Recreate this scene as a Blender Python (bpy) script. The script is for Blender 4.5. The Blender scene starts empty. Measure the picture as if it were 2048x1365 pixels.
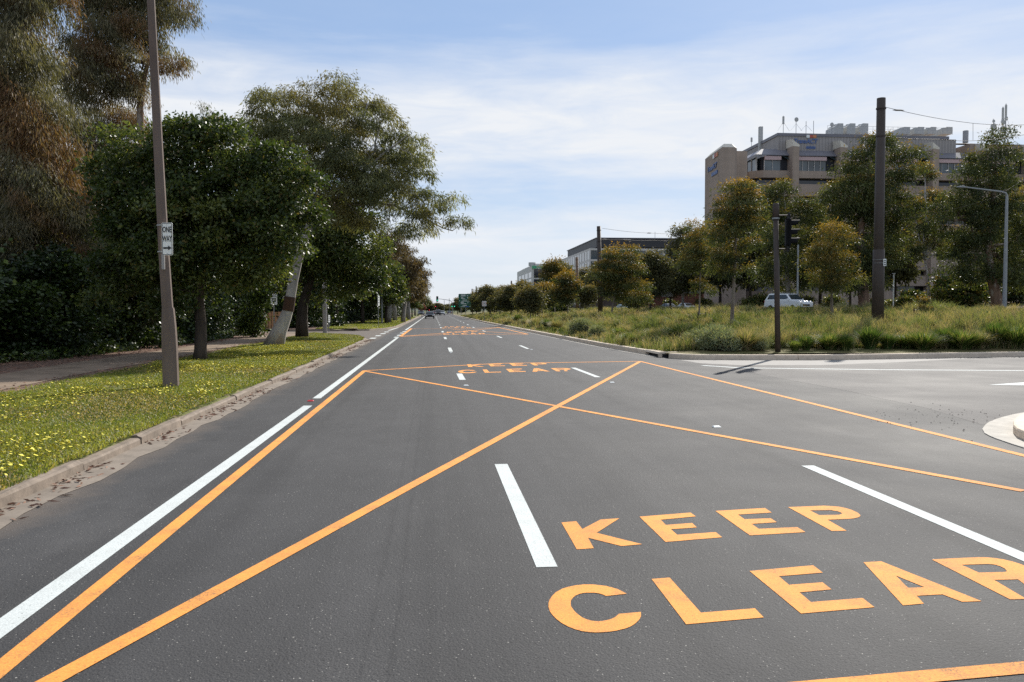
import bpy, bmesh, math, random
import numpy as np
from mathutils import Vector, Matrix, geometry
R = math.radians
random.seed(7); rng = np.random.default_rng(7)
S = bpy.context.scene; COL = S.collection

# ---------------------------------------------------------------- camera
F, CX, CY, H = 1653.0, 1024.0, 682.5, 1.8
YAW, PITCH = math.atan(156/1653), math.atan(62.5/1653)
cd = bpy.data.cameras.new('camera'); cam = bpy.data.objects.new('camera', cd); COL.objects.link(cam)
cd.sensor_width = 36; cd.lens = F/2048*36; cd.clip_start = 0.1; cd.clip_end = 20000
cam.location = (0, 0, H); cam.rotation_euler = (math.pi/2-PITCH, 0, -YAW)
S.camera = cam
RM = cam.rotation_euler.to_matrix()
# ---------------------------------------------------------------- light
SUN_AZ, SUN_EL = R(33), R(33)
sd = Vector((math.sin(SUN_AZ)*math.cos(SUN_EL), math.cos(SUN_AZ)*math.cos(SUN_EL), math.sin(SUN_EL)))
sl = bpy.data.lights.new('sun', 'SUN'); so = bpy.data.objects.new('sun', sl); COL.objects.link(so)
sl.energy = 4.8; sl.angle = R(0.55); sl.color = (1, .95, .87)
so.rotation_euler = sd.to_track_quat('Z', 'Y').to_euler()
W = bpy.data.worlds.new('World'); S.world = W; W.use_nodes = True
wn, wl = W.node_tree.nodes, W.node_tree.links
bg = wn['Background']; bg.inputs['Strength'].default_value = 0.1
sky = wn.new('ShaderNodeTexSky'); sky.sky_type = 'NISHITA'; sky.sun_disc = False
sky.sun_elevation = SUN_EL; sky.sun_rotation = SUN_AZ; sky.air_density = 1.0; sky.dust_density = 0.3; sky.ozone_density = 1.5
tc = wn.new('ShaderNodeTexCoord'); sep = wn.new('ShaderNodeSeparateXYZ'); wl.new(tc.outputs['Generated'], sep.inputs[0])
def wmath(op, a, b=None, c=None):
    n = wn.new('ShaderNodeMath'); n.operation = op
    for i, v in enumerate((a, b, c)):
        if v is None: continue
        if isinstance(v, (int, float)): n.inputs[i].default_value = v
        else: wl.new(v, n.inputs[i])
    return n.outputs[0]
mp = wn.new('ShaderNodeMapping'); mp.inputs['Scale'].default_value = (2.2, 2.2, 16); mp.inputs['Rotation'].default_value = (R(3), R(-4), 0)
wl.new(tc.outputs['Generated'], mp.inputs[0])
n1 = wn.new('ShaderNodeTexNoise'); n1.inputs['Scale'].default_value = 1.1; n1.inputs['Detail'].default_value = 7; n1.inputs['Roughness'].default_value = .55
wl.new(mp.outputs[0], n1.inputs['Vector'])
mp2 = wn.new('ShaderNodeMapping'); mp2.inputs['Scale'].default_value = (7, 7, 30); mp2.inputs['Rotation'].default_value = (R(9), R(-8), 0)
wl.new(tc.outputs['Generated'], mp2.inputs[0])
n2 = wn.new('ShaderNodeTexNoise'); n2.inputs['Scale'].default_value = 1.2; n2.inputs['Detail'].default_value = 8; n2.inputs['Roughness'].default_value = .62; n2.inputs['Distortion'].default_value = .6
wl.new(mp2.outputs[0], n2.inputs['Vector'])
zz = wmath('ADD', sep.outputs[2], wmath('MULTIPLY', wmath('SUBTRACT', n1.outputs[0], .5), .16))
rp = wn.new('ShaderNodeValToRGB'); wl.new(zz, rp.inputs[0])
el = rp.color_ramp.elements
pts = [(0, .75), (.03, .50), (.055, .72), (.10, .90), (.14, .32), (.18, .95), (.235, .86), (.275, .45), (.31, .10), (.42, .05), (.55, .35), (.8, .6)]
el[0].position = 0; el[0].color = (.8,)*3+(1,); el[1].position = pts[-1][0]; el[1].color = (pts[-1][1],)*3+(1,)
for p, v in pts[1:-1]:
    e = el.new(p); e.color = (v, v, v, 1)
cf = wmath('MULTIPLY', rp.outputs[0], wmath('MULTIPLY_ADD', n2.outputs[0], 1.15, .43)); 
cfc = wn.new('ShaderNodeClamp'); wl.new(cf, cfc.inputs[0])
mx = wn.new('ShaderNodeMixRGB'); wl.new(cfc.outputs[0], mx.inputs[0]); 
lb = wn.new('ShaderNodeMixRGB'); lb.inputs[0].default_value = .7; wl.new(sky.outputs[0], lb.inputs[1]); lb.inputs[2].default_value = (1.9, 3.0, 5.1, 1)   # clear air between the cloud sheets
wl.new(lb.outputs[0], mx.inputs[1])
mx.inputs[2].default_value = (6.1, 6.3, 6.6, 1)
wl.new(mx.outputs[0], bg.inputs['Color'])
S.view_settings.view_transform = 'Standard'; S.view_settings.look = 'None'; S.view_settings.gamma = 1
S.view_settings.exposure = 0.5
S.cycles.use_adaptive_sampling = True; S.cycles.max_bounces = 6; S.cycles.transparent_max_bounces = 6
S.cycles.diffuse_bounces = 3; S.cycles.glossy_bounces = 2; S.cycles.transmission_bounces = 3; S.cycles.volume_bounces = 0
S.cycles.use_denoising = False; S.cycles.sample_clamp_indirect = 4; S.cycles.sample_clamp_direct = 20

# ---------------------------------------------------------------- photo geometry helpers
def ray(px, py):
    return RM @ Vector(((px-CX)/F, -(py-CY)/F, -1))
def G(px, py, z=0.0):                      # pixel -> point on the level z
    d = ray(px, py); t = (z-H)/d.z
    return Vector((d.x*t, d.y*t, z))
def P(px, py, Y):                          # pixel -> point at forward distance Y
    d = ray(px, py); t = Y/d.y
    return Vector((d.x*t, Y, H+d.z*t))

# ---------------------------------------------------------------- object helpers
def tag(o, label=None, cat=None, group=None, kind=None):
    if label: o['label'] = label
    if cat: o['category'] = cat
    if group: o['group'] = group
    if kind: o['kind'] = kind
    return o
def empty(name, loc, rz=0, **k):
    o = bpy.data.objects.new(name, None); COL.objects.link(o); o.location = loc; o.rotation_euler = (0, 0, rz); o.empty_display_size = .3
    return tag(o, **k)
def link(name, me, parent=None):
    o = bpy.data.objects.new(name, me); COL.objects.link(o)
    if parent: o.parent = parent
    return o
def copy_tree(o, parent=None):
    c = o.copy(); COL.objects.link(c)
    if parent: c.parent = parent
    for ch in list(o.children): copy_tree(ch, c)
    return c
def frame(d):
    d = d.normalized(); u = d.cross(Vector((0, 0, 1)))
    if u.length < 1e-3: u = Vector((1, 0, 0))
    u.normalize(); return u, d.cross(u).normalized()
class MB:
    def __init__(s): s.v = []; s.f = []
    def add(s, vs, fs):
        b = len(s.v); s.v += [tuple(v) for v in vs]; s.f += [tuple(b+i for i in f) for f in fs]; return s
    def box(s, x0, x1, y0, y1, z0, z1, rot=None, at=(0, 0, 0)):
        vs = [Vector((x, y, z)) for z in (z0, z1) for y in (y0, y1) for x in (x0, x1)]
        if rot: vs = [rot @ v for v in vs]
        vs = [v+Vector(at) for v in vs]
        return s.add(vs, [(0, 2, 3, 1), (4, 5, 7, 6), (0, 1, 5, 4), (2, 6, 7, 3), (0, 4, 6, 2), (1, 3, 7, 5)])
    def prism(s, poly, a, b, axis='y'):    # polygon in the plane across axis, swept a..b
        n = len(poly)
        def m(p, t):
            return {'y': (p[0], t, p[1]), 'x': (t, p[0], p[1]), 'z': (p[0], p[1], t)}[axis]
        vs = [m(p, a) for p in poly]+[m(p, b) for p in poly]
        return s.add(vs, [tuple(range(n))[::-1], tuple(range(n, 2*n))]+[(i, (i+1) % n, n+(i+1) % n, n+i) for i in range(n)])
    def tube(s, pts, rad, n=8, caps=True):
        pts = [Vector(p) for p in pts]; b = len(s.v); k = len(pts)
        if not hasattr(rad, '__len__'): rad = [rad]*k
        u0 = None
        for i, p in enumerate(pts):
            d = pts[min(i+1, k-1)]-pts[max(i-1, 0)]
            u, w = frame(d)
            if u0 is not None:
                u = (u0-d.normalized()*u0.dot(d.normalized()))
                if u.length < 1e-4: u, w = frame(d)
                u.normalize(); w = d.normalized().cross(u)
            u0 = u
            for j in range(n):
                a = 2*math.pi*(j+.5)/n; s.v.append(tuple(p+(u*math.cos(a)+w*math.sin(a))*rad[i]))
        for i in range(k-1):
            for j in range(n):
                s.f.append((b+i*n+j, b+i*n+(j+1) % n, b+(i+1)*n+(j+1) % n, b+(i+1)*n+j))
        if caps: s.f.append(tuple(b+j for j in range(n))[::-1]); s.f.append(tuple(b+(k-1)*n+j for j in range(n)))
        return s
    def disc(s, c, nrm, r, t=.02, n=20):
        nrm = Vector(nrm).normalized(); return s.tube([Vector(c)-nrm*t/2, Vector(c)+nrm*t/2], r, n)
    def mesh(s, name, mat, smooth=False):
        me = bpy.data.meshes.new(name); me.from_pydata(s.v, [], s.f); me.materials.append(mat)
        bm = bmesh.new(); bm.from_mesh(me); bmesh.ops.recalc_face_normals(bm, faces=bm.faces); bm.to_mesh(me); bm.free()
        if smooth: me.polygons.foreach_set('use_smooth', [True]*len(me.polygons))
        return me
    def build(s, name, mat, parent=None, smooth=False, bevel=0):
        o = link(name, s.mesh(name, mat, smooth), parent)
        if bevel:
            m = o.modifiers.new('b', 'BEVEL'); m.width = bevel; m.segments = 2; m.limit_method = 'ANGLE'
        return o
def np_mesh(name, V, Fc, mat, attrs=None):      # V (n,3), Fc (m,k)
    me = bpy.data.meshes.new(name); k = Fc.shape[1]
    me.vertices.add(len(V)); me.vertices.foreach_set('co', V.astype(np.float32).ravel())
    me.loops.add(Fc.size); me.loops.foreach_set('vertex_index', Fc.astype(np.int32).ravel())
    me.polygons.add(len(Fc)); me.polygons.foreach_set('loop_start', (np.arange(len(Fc))*k).astype(np.int32))
    me.update(calc_edges=True)
    for n, a in (attrs or {}).items():
        at = me.attributes.new(n, 'FLOAT', 'POINT'); at.data.foreach_set('value', a.astype(np.float32))
    me.materials.append(mat); return me
def text_mesh(txt, size, mat, name, parent, loc, rot, ext=.004, shear=0, bold=0, sx=1.0, align='CENTER'):
    cu = bpy.data.curves.new(name, 'FONT'); cu.body = txt; cu.size = size; cu.extrude = ext; cu.shear = shear; cu.offset = bold
    cu.align_x = align; cu.align_y = 'CENTER'; cu.resolution_u = 3
    t = bpy.data.objects.new('tmp', cu); COL.objects.link(t)
    dg = bpy.context.evaluated_depsgraph_get(); me = bpy.data.meshes.new_from_object(t.evaluated_get(dg)); bpy.data.objects.remove(t)
    me.materials.clear(); me.materials.append(mat)
    o = link(name, me, parent); o.location = loc; o.rotation_euler = rot; o.scale = (sx, 1, 1); return o

# ---------------------------------------------------------------- materials
class NT:
    def __init__(s, name):
        s.m = bpy.data.materials.new(name); s.m.use_nodes = True; s.n = s.m.node_tree.nodes; s.l = s.m.node_tree.links
        s.b = s.n['Principled BSDF']; s.out = s.n['Material Output']
        s.co = s.n.new('ShaderNodeTexCoord').outputs['Object']
    def noise(s, scale, detail=4, rough=.55, sc=(1, 1, 1), dist=0, co=None):
        n = s.n.new('ShaderNodeTexNoise'); n.inputs['Scale'].default_value = scale; n.inputs['Detail'].default_value = detail
        n.inputs['Roughness'].default_value = rough; n.inputs['Distortion'].default_value = dist
        m = s.n.new('ShaderNodeMapping'); m.inputs['Scale'].default_value = sc; s.l.new(co or s.co, m.inputs[0]); s.l.new(m.outputs[0], n.inputs['Vector'])
        return n.outputs[0]
    def ramp(s, fac, pts):
        r = s.n.new('ShaderNodeValToRGB'); s.l.new(fac, r.inputs[0]); e = r.color_ramp.elements
        while len(e) > 1: e.remove(e[-1])
        for i, (p, c) in enumerate(pts):
            c = (c, c, c) if isinstance(c, (int, float)) else c
            if i == 0: x = e[0]; x.position = p
            else: x = e.new(p)
            x.color = tuple(c)+(1,)
        return r.outputs[0]
    def mix(s, f, a, b, mode='MIX'):
        n = s.n.new('ShaderNodeMixRGB'); n.blend_type = mode
        for i, v in enumerate((f, a, b)):
            if isinstance(v, (int, float)): n.inputs[i].default_value = v if i == 0 else (v, v, v, 1)
            elif isinstance(v, tuple): n.inputs[i].default_value = v+(1,)
            else: s.l.new(v, n.inputs[i])
        return n.outputs[0]
    def math(s, op, a, b=0, c=0):
        n = s.n.new('ShaderNodeMath'); n.operation = op
        for i, v in enumerate((a, b, c)):
            if isinstance(v, (int, float)): n.inputs[i].default_value = v
            else: s.l.new(v, n.inputs[i])
        return n.outputs[0]
    def attr(s, name):
        n = s.n.new('ShaderNodeAttribute'); n.attribute_name = name; return n.outputs['Fac']
    def xyz(s):
        n = s.n.new('ShaderNodeSeparateXYZ'); s.l.new(s.co, n.inputs[0]); return n.outputs
    def bump(s, h, strength=.3, dist=.01):
        n = s.n.new('ShaderNodeBump'); n.inputs['Strength'].default_value = strength; n.inputs['Distance'].default_value = dist
        s.l.new(h, n.inputs['Height']); s.l.new(n.outputs[0], s.b.inputs['Normal'])
    def done(s, col, rough=.8, spec=.5, metal=0):
        if isinstance(col, tuple): s.b.inputs['Base Color'].default_value = col+(1,)
        else: s.l.new(col, s.b.inputs['Base Color'])
        if isinstance(rough, (int, float)): s.b.inputs['Roughness'].default_value = rough
        else: s.l.new(rough, s.b.inputs['Roughness'])
        s.b.inputs['Specular IOR Level'].default_value = spec; s.b.inputs['Metallic'].default_value = metal
        return s.m
def simple(name, col, rough=.7, spec=.4, metal=0, var=.15, scale=3):
    t = NT(name); n = t.noise(scale, 5)
    c = t.mix(1, col, t.ramp(n, [(.25, 1-var), (.75, 1+var*.6)]), 'MULTIPLY')
    return t.done(c, rough, spec, metal)
M = {}
# new asphalt: aggregate speckle, long wheel-path polish, faint patches
def asphalt(name, base, speck, warm=(1, 1, 1), tracks=True):
    t = NT(name)
    fine = t.noise(110, 3, .7); mid = t.noise(38, 3, .6); big = t.noise(.35, 4, .6); pat = t.noise(1.7, 5, .65)
    v = t.n.new('ShaderNodeTexVoronoi'); v.inputs['Scale'].default_value = 75; t.l.new(t.co, v.inputs['Vector'])
    c = t.ramp(fine, [(.3, tuple(base*x*.62 for x in warm)), (.5, tuple(base*x for x in warm)), (.72, tuple(base*x*1.55 for x in warm))])
    c = t.mix(1, c, t.ramp(big, [(.3, .82), (.7, 1.15)]), 'MULTIPLY')
    c = t.mix(1, c, t.ramp(pat, [(.3, .92), (.7, 1.07)]), 'MULTIPLY')
    if tracks:
        tr = t.noise(1.0, 4, .6, (1.6, .03, 1), .3)
        c = t.mix(1, c, t.ramp(tr, [(.36, .84), (.5, 1), (.66, 1.1)]), 'MULTIPLY')
    sp = t.noise(60, 1, .5); c = t.mix(t.ramp(sp, [(.72, 0), (.75, speck)]), c, (.42, .40, .36))
    pit = t.noise(48, 2, .6); c = t.mix(t.ramp(pit, [(.63, 0), (.68, .75)]), c, (.012, .012, .013))
    if tracks:
        x, y, z = t.xyz(); wob = t.math('MULTIPLY', t.math('SUBTRACT', t.noise(.25, 3, .5, (1, .3, 1)), .5), .5); xx = t.math('ADD', x, wob); along = t.noise(.35, 3, .6, (1, .4, 1)); brk = t.noise(3, 3, .7, (12, .8, 1))
        for x0, w, a, k in ((-.22, .035, .26, brk), (-.36, .03, .2, brk), (-1.75, .26, .16, along), (-.1, .28, .13, along), (1.75, .28, .13, along), (3.5, .28, .12, along), (5.4, .3, .10, along)):
            d = t.math('ABSOLUTE', t.math('SUBTRACT', xx if w > .1 else x, x0)); g = t.math('SUBTRACT', 1, t.math('DIVIDE', d, w)); g = t.math('MULTIPLY', t.math('MAXIMUM', g, 0), t.ramp(k, [(.35, 0), (.6, 1)]))
            c = t.mix(t.math('MULTIPLY', g, a*1.6), c, (.018, .018, .019))
        oil = t.noise(1.1, 3, .5); c = t.mix(t.ramp(oil, [(.68, 0), (.76, .35)]), c, (.02, .02, .022)); edge = t.math('ADD', x, t.math('MULTIPLY', t.noise(1.3, 5, .7), .9)); c = t.mix(t.ramp(t.math('MULTIPLY', t.math('ADD', edge, 4.2), .5), [(.45, .7), (.72, 0)]), c, (.15, .12, .095)); dust = t.noise(.8, 5, .7, (1, .3, 1)); c = t.mix(t.ramp(dust, [(.55, 0), (.8, .3)]), c, (.13, .125, .12))
    hgt = t.math('ADD', t.math('MULTIPLY', fine, .5), t.math('ADD', t.math('MULTIPLY', mid, .8), t.math('MULTIPLY', v.outputs['Distance'], -.5)))
    t.bump(hgt, .5, .010)
    return t.done(c, t.ramp(big, [(.3, .74), (.7, .84)]), .18)
M['asphalt'] = asphalt('asphalt', .052, .8, (1.02, 1, 1.0))
M['asphalt_old'] = asphalt('asphalt_old', .074, .35, (1.06, 1, .97), False)
def paint(name, col, wear):
    t = NT(name); a = t.noise(90, 4, .7); b = t.noise(2.5, 5, .7); k = t.noise(.9, 4, .6, (1, .12, 1))
    dirt = t.math('MULTIPLY', t.ramp(b, [(.45, 0), (.75, 1)]), t.ramp(a, [(.4, 0), (.6, 1)]))
    c = t.mix(t.math('MULTIPLY', dirt, wear), col, (.12, .1, .08))
    c = t.mix(t.math('MULTIPLY', t.ramp(k, [(.52, 0), (.75, 1)]), wear*.55), c, tuple(x*.45+.03 for x in col))
    c = t.mix(1, c, t.ramp(t.noise(60, 3, .6), [(.3, .84), (.7, 1.08)]), 'MULTIPLY'); c = t.mix(t.ramp(t.noise(70, 2, .6), [(.64, 0), (.69, .6)]), c, (.06, .055, .05))
    t.bump(a, .5, .006); return t.done(c, .8, .15)
M['orange_paint'] = paint('orange_paint', (.82, .335, .075), .95)
M['white_paint'] = paint('white_paint', (.58, .61, .59), .35)
def concrete(name, col, scale=6, stain=.25):
    t = NT(name); a = t.noise(scale, 6, .65); b = t.noise(scale*12, 3, .7)
    c = t.mix(1, col, t.ramp(a, [(.25, 1-stain), (.7, 1+stain*.4)]), 'MULTIPLY'); c = t.mix(1, c, t.ramp(b, [(.3, .9), (.7, 1.08)]), 'MULTIPLY')
    t.bump(b, .4, .006); return t.done(c, .85, .3)
M['kerb'] = concrete('kerb_concrete', (.225, .18, .14), 5, .5); M['kerb_new'] = concrete('kerb_pale_concrete', (.68, .56, .43))
M['gutter'] = concrete('gutter_concrete', (.235, .195, .155), 2.5, .35); M['slip_gutter'] = concrete('slip_gutter_concrete', (.27, .255, .235), 3, .2); M['apron'] = concrete('apron_concrete', (.42, .39, .34), 3, .3)
def groundmat():
    t = NT('verge_soil'); x, y, z = t.xyz()
    n = t.noise(.55, 5, .65); f = t.noise(28, 4, .7); m2 = t.noise(5, 4, .7)
    grass = t.ramp(t.noise(2.2, 5, .65), [(.3, (.085, .10, .025)), (.5, (.14, .15, .045)), (.66, (.24, .19, .11))])
    grass = t.mix(1, grass, t.ramp(f, [(.3, .6), (.7, 1.3)]), 'MULTIPLY')
    mul = t.ramp(f, [(.25, (.045, .026, .018)), (.5, (.15, .095, .07)), (.72, (.33, .24, .19))])
    e = t.math('ADD', x, t.math('MULTIPLY', t.math('SUBTRACT', n, .5), 1.6))
    k = t.ramp(t.math('MULTIPLY_ADD', e, .5, 4.7), [(.3, 1), (.62, 0)])   # mulch west of about -8.4
    c = t.mix(k, grass, mul)
    t.bump(f, .7, .02); return t.done(c, .95, .15)
M['verge'] = groundmat()
def medground():
    t = NT('median_soil'); f = t.noise(14, 4, .7); n = t.noise(.3, 4, .6)
    c = t.ramp(n, [(.3, (.10, .11, .035)), (.55, (.16, .14, .06)), (.75, (.17, .12, .075))])
    c = t.mix(1, c, t.ramp(f, [(.3, .5), (.7, 1.3)]), 'MULTIPLY'); t.bump(f, .7, .03); return t.done(c, .95, .15)
M['median'] = medground()
def bankmat():
    t = NT('bank_litter'); f = t.noise(6, 5, .75); n = t.noise(.22, 4, .6)
    c = t.ramp(f, [(.3, (.06, .04, .028)), (.5, (.16, .11, .08)), (.66, (.34, .27, .21))])
    g = t.ramp(f, [(.3, (.05, .065, .02)), (.7, (.14, .15, .05))])
    c = t.mix(t.ramp(n, [(.42, 0), (.55, 1)]), c, g); t.bump(f, .7, .08); return t.done(c, .95, .15)
M['bank'] = bankmat()
M['path'] = concrete('path_dirt', (.245, .18, .125), 1.4, .5)
M['far_ground'] = simple('far_ground', (.09, .10, .045), .95, .1, var=.3, scale=.05)
def leafmat(name, cols, tip, trans=.4, rough=.6, spec=.25, haze=0):
    t = NT(name); v = t.attr('var'); n = t.attr('tint')
    c = t.ramp(v, [(0, cols[0]), (.5, cols[1]), (1, cols[2])])
    c = t.mix(n, c, tip)
    t.done(c, rough, spec)
    tr = t.n.new('ShaderNodeBsdfTranslucent'); cc = t.mix(1, c, (1.25, 1.2, .55), 'MULTIPLY'); t.l.new(cc, tr.inputs[0])
    ms = t.n.new('ShaderNodeMixShader'); ms.inputs[0].default_value = trans
    t.l.new(t.b.outputs[0], ms.inputs[1]); t.l.new(tr.outputs[0], ms.inputs[2]); t.l.new(ms.outputs[0], t.out.inputs[0])
    return t.m
M['leaf_weep'] = leafmat('weeping_gum_leaves', [(.058, .06, .035), (.13, .125, .072), (.25, .215, .14)], (.20, .095, .045))
M['leaf_white'] = leafmat('white_gum_leaves', [(.07, .08, .038), (.155, .17, .082), (.30, .30, .175)], (.22, .14, .035), .45)
M['leaf_green'] = leafmat('broad_leaves', [(.028, .048, .010), (.056, .082, .022), (.165, .19, .055)], (.2, .14, .05), .4, .45, .4)
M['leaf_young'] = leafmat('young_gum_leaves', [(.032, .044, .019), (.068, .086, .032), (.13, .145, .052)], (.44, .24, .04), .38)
M['leaf_far'] = leafmat('distant_gum_leaves', [(.05, .055, .028), (.09, .095, .042), (.14, .13, .06)], (.34, .21, .05), .4)
M['leaf_brown'] = leafmat('brown_gum_leaves', [(.06, .045, .025), (.10, .078, .045), (.15, .11, .065)], (.26, .13, .05), .4)
M['leaf_ivy'] = leafmat('shrub_leaves', [(.012, .022, .008), (.028, .05, .011), (.07, .11, .022)], (.18, .24, .03), .2, .45, .4)
M['leaf_red'] = leafmat('red_leaves', [(.09, .03, .025), (.15, .05, .04), (.2, .08, .05)], (.3, .1, .06))
M['blade'] = leafmat('grass_blades', [(.05, .075, .022), (.115, .15, .045), (.21, .235, .095)], (.40, .32, .19), .35, .6, .12)
M['lawn'] = leafmat('lawn_blades', [(.08, .11, .02), (.175, .21, .04), (.28, .29, .075)], (.42, .32, .15), .45, .5, .3)
M['tussock'] = leafmat('tussock_blades', [(.035, .07, .022), (.085, .135, .035), (.16, .21, .06)], (.34, .3, .14), .4, .6, .12)
M['flower'] = simple('yellow_petals', (.82, .72, .10), .6, .3)
def bark(name, a, b, sc=2.0, patch=None):
    t = NT(name); n = t.noise(sc, 6, .7, (1, 1, .25)); f = t.noise(sc*9, 4, .7, (1, 1, .2))
    c = t.ramp(n, [(.3, a), (.65, b)])
    if patch: c = t.mix(t.ramp(t.noise(sc*.8, 4, .6, (1, 1, .5)), [(.55, 0), (.62, .8)]), c, patch)
    t.bump(f, .6, .02); return t.done(c, .85, .2)
M['bark_white'] = bark('pale_gum_bark', (.21, .19, .17), (.42, .39, .35), 1.5, (.27, .20, .155))
M['bark_dark'] = bark('dark_bark', (.028, .022, .018), (.075, .058, .045), 3)
M['bark_brown'] = bark('brown_bark', (.09, .05, .035), (.24, .16, .11), 2, (.33, .29, .25))
M['bark_young'] = bark('young_bark', (.13, .10, .075), (.27, .23, .185), 4)
M['wrap'] = simple('brown_wrap', (.06, .028, .014), .8)
M['pole_conc'] = bark('lamp_post_concrete', (.10, .075, .062), (.185, .145, .122), .8)
M['pole_dark'] = simple('dark_painted_steel', (.062, .048, .040), .6, .25)
M['pole_grey'] = simple('galvanised_steel', (.26, .27, .27), .5, .5, .3)
M['pole_pale'] = simple('pale_concrete_post', (.30, .28, .255), .8)
M['wood_pole'] = simple('timber_pole', (.20, .13, .085), .85)
M['sign_white'] = simple('sign_white', (.74, .76, .73), .45, var=.05); M['sign_black'] = simple('sign_black', (.015, .015, .017), .5, var=.05)
M['sign_back'] = simple('sign_back', (.30, .29, .28), .5, .5, .3); M['sign_green'] = simple('sign_green', (.006, .085, .05), .45, var=.1)
M['sign_red'] = simple('sign_red', (.42, .06, .05), .5); M['sign_blue'] = simple('sign_blue', (.05, .09, .36), .5)
M['black'] = simple('matt_black', (.010, .010, .011), .75, .15); M['rubber'] = simple('tyre_rubber', (.02, .02, .02), .8, .2)
M['red_lens'] = simple('red_marker', (.6, .015, .02), .25, .6)
def emis(name, col, st):
    t = NT(name); t.b.inputs['Emission Color'].default_value = col+(1,); t.b.inputs['Emission Strength'].default_value = st; return t.done(col, .4)
M['green_lamp'] = emis('green_signal_lamp', (.08, .9, .55), 1.6); M['red_lamp'] = emis('red_signal_lamp', (1, .05, .08), 1.3)
M['lens_off'] = simple('unlit_lens', (.05, .03, .03), .2)
M['conc_wall'] = None
def precast(name, col, rib=5.0):
    t = NT(name); x, y, z = t.xyz(); a = t.noise(.12, 5, .6, (1, 1, .35)); s = t.noise(.8, 5, .7, (1, 1, .08))
    w = t.math('SINE', t.math('MULTIPLY', z, 2*math.pi/1.35)); w = t.ramp(w, [(0, .93), (.06, .88), (.12, 1)])
    c = t.mix(1, col, t.ramp(a, [(.3, .82), (.7, 1.12)]), 'MULTIPLY'); c = t.mix(1, c, t.ramp(s, [(.3, .86), (.65, 1.06)]), 'MULTIPLY')
    c = t.mix(.6, c, w, 'MULTIPLY'); return t.done(c, .9, .2)
M['precast'] = precast('brown_precast', (.36, .285, .23)); M['ribbed'] = None
def ribbed():
    t = NT('ribbed_cladding'); x, y, z = t.xyz()
    w = t.math('SINE', t.math('MULTIPLY', t.math('ADD', x, y), 2*math.pi/.6)); s = t.noise(.5, 5, .6, (1, 1, .1))
    c = t.mix(1, (.31, .285, .27), t.ramp(t.math('MULTIPLY_ADD', w, .5, .5), [(.2, .86), (.7, 1.05)]), 'MULTIPLY'); c = t.mix(1, c, t.ramp(s, [(.3, .9), (.7, 1.06)]), 'MULTIPLY')
    return t.done(c, .6, .3)
M['ribbed'] = ribbed()
M['slate'] = simple('grey_roof_metal', (.17, .165, .185), .5, .4, var=.1, scale=.4); M['slate_dark'] = simple('dark_teal_metal', (.045, .065, .07), .5, var=.1)
M['pink_blind'] = simple('pink_fascia', (.52, .38, .37), .7, var=.1); M['cap'] = simple('pale_cap', (.62, .57, .48), .7)
def glass(name, col, r=.08, var=.5):
    t = NT(name); n = t.noise(.25, 3, .5); c = t.mix(1, col, t.ramp(n, [(.3, 1-var), (.7, 1+var)]), 'MULTIPLY'); return t.done(c, r, .6)
M['glass'] = glass('office_glass', (.075, .10, .115)); M['glass_dark'] = glass('dark_glass', (.02, .022, .03)); M['glass_blue'] = glass('blue_glass', (.03, .10, .22))
M['car_glass'] = glass('car_glass', (.03, .04, .045), .04, .2)
M['void'] = simple('dark_recess', (.025, .026, .032), .6)
M['white_frame'] = simple('white_frames', (.52, .50, .47), .6, var=.06); M['dark_roof'] = simple('dark_roof_cladding', (.035, .035, .042), .55, var=.15, scale=.3)
M['roof_plant'] = simple('roof_plant_metal', (.42, .42, .40), .6); M['steel_mast'] = simple('mast_steel', (.30, .30, .31), .5, metal=.3)
M['blue_letter'] = simple('blue_lettering', (.09, .15, .33), .5, var=.05); M['green_letter'] = simple('green_lettering', (.05, .45, .20), .5, var=.05)
M['tile_red'] = simple('red_tile', (.42, .09, .06), .5); M['tile_orange'] = simple('orange_tile', (.58, .22, .09), .5)
M['brick'] = simple('red_brick', (.20, .085, .06), .9, var=.25, scale=2)
M['timber'] = simple('timber_paling', (.42, .22, .10), .8, var=.3)
M['rock'] = simple('stones', (.30, .26, .22), .9, var=.3); M['litter'] = simple('bark_litter', (.27, .15, .10), .9, var=.5, scale=9)
def carpaint(name, col): return simple(name, col, .22, .7, 0, .03)
M['car_white'] = carpaint('white_car_paint', (.72, .74, .75)); M['car_black'] = carpaint('black_car_paint', (.012, .012, .014))
M['car_grey'] = carpaint('grey_car_paint', (.10, .115, .14)); M['car_silver'] = carpaint('silver_car_paint', (.38, .40, .42)); M['car_red'] = carpaint('dark_red_car_paint', (.12, .02, .02))
M['car_teal'] = carpaint('pale_blue_car_paint', (.18, .35, .42))
M['chrome'] = simple('bright_trim', (.7, .7, .7), .12, .5, 1); M['tail'] = simple('red_tail_lens', (.35, .01, .01), .25)
M['tan_soil'] = simple('tan_soil', (.32, .22, .12), .95, .1, var=.3, scale=1)
M['hill_blue'] = simple('hill_bush', (.08, .10, .085), 1, .05, var=.3, scale=.004)

# ---------------------------------------------------------------- noise field for plants
_k = rng.normal(0, 1, (14, 2)); _ph = rng.uniform(0, 6.28, 14)
def field(x, y, s):
    a = np.zeros(np.shape(x))
    for i in range(14): a = a+np.sin((x*_k[i, 0]+y*_k[i, 1])/s+_ph[i])
    return a/5.3                                       # about -1..1
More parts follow.
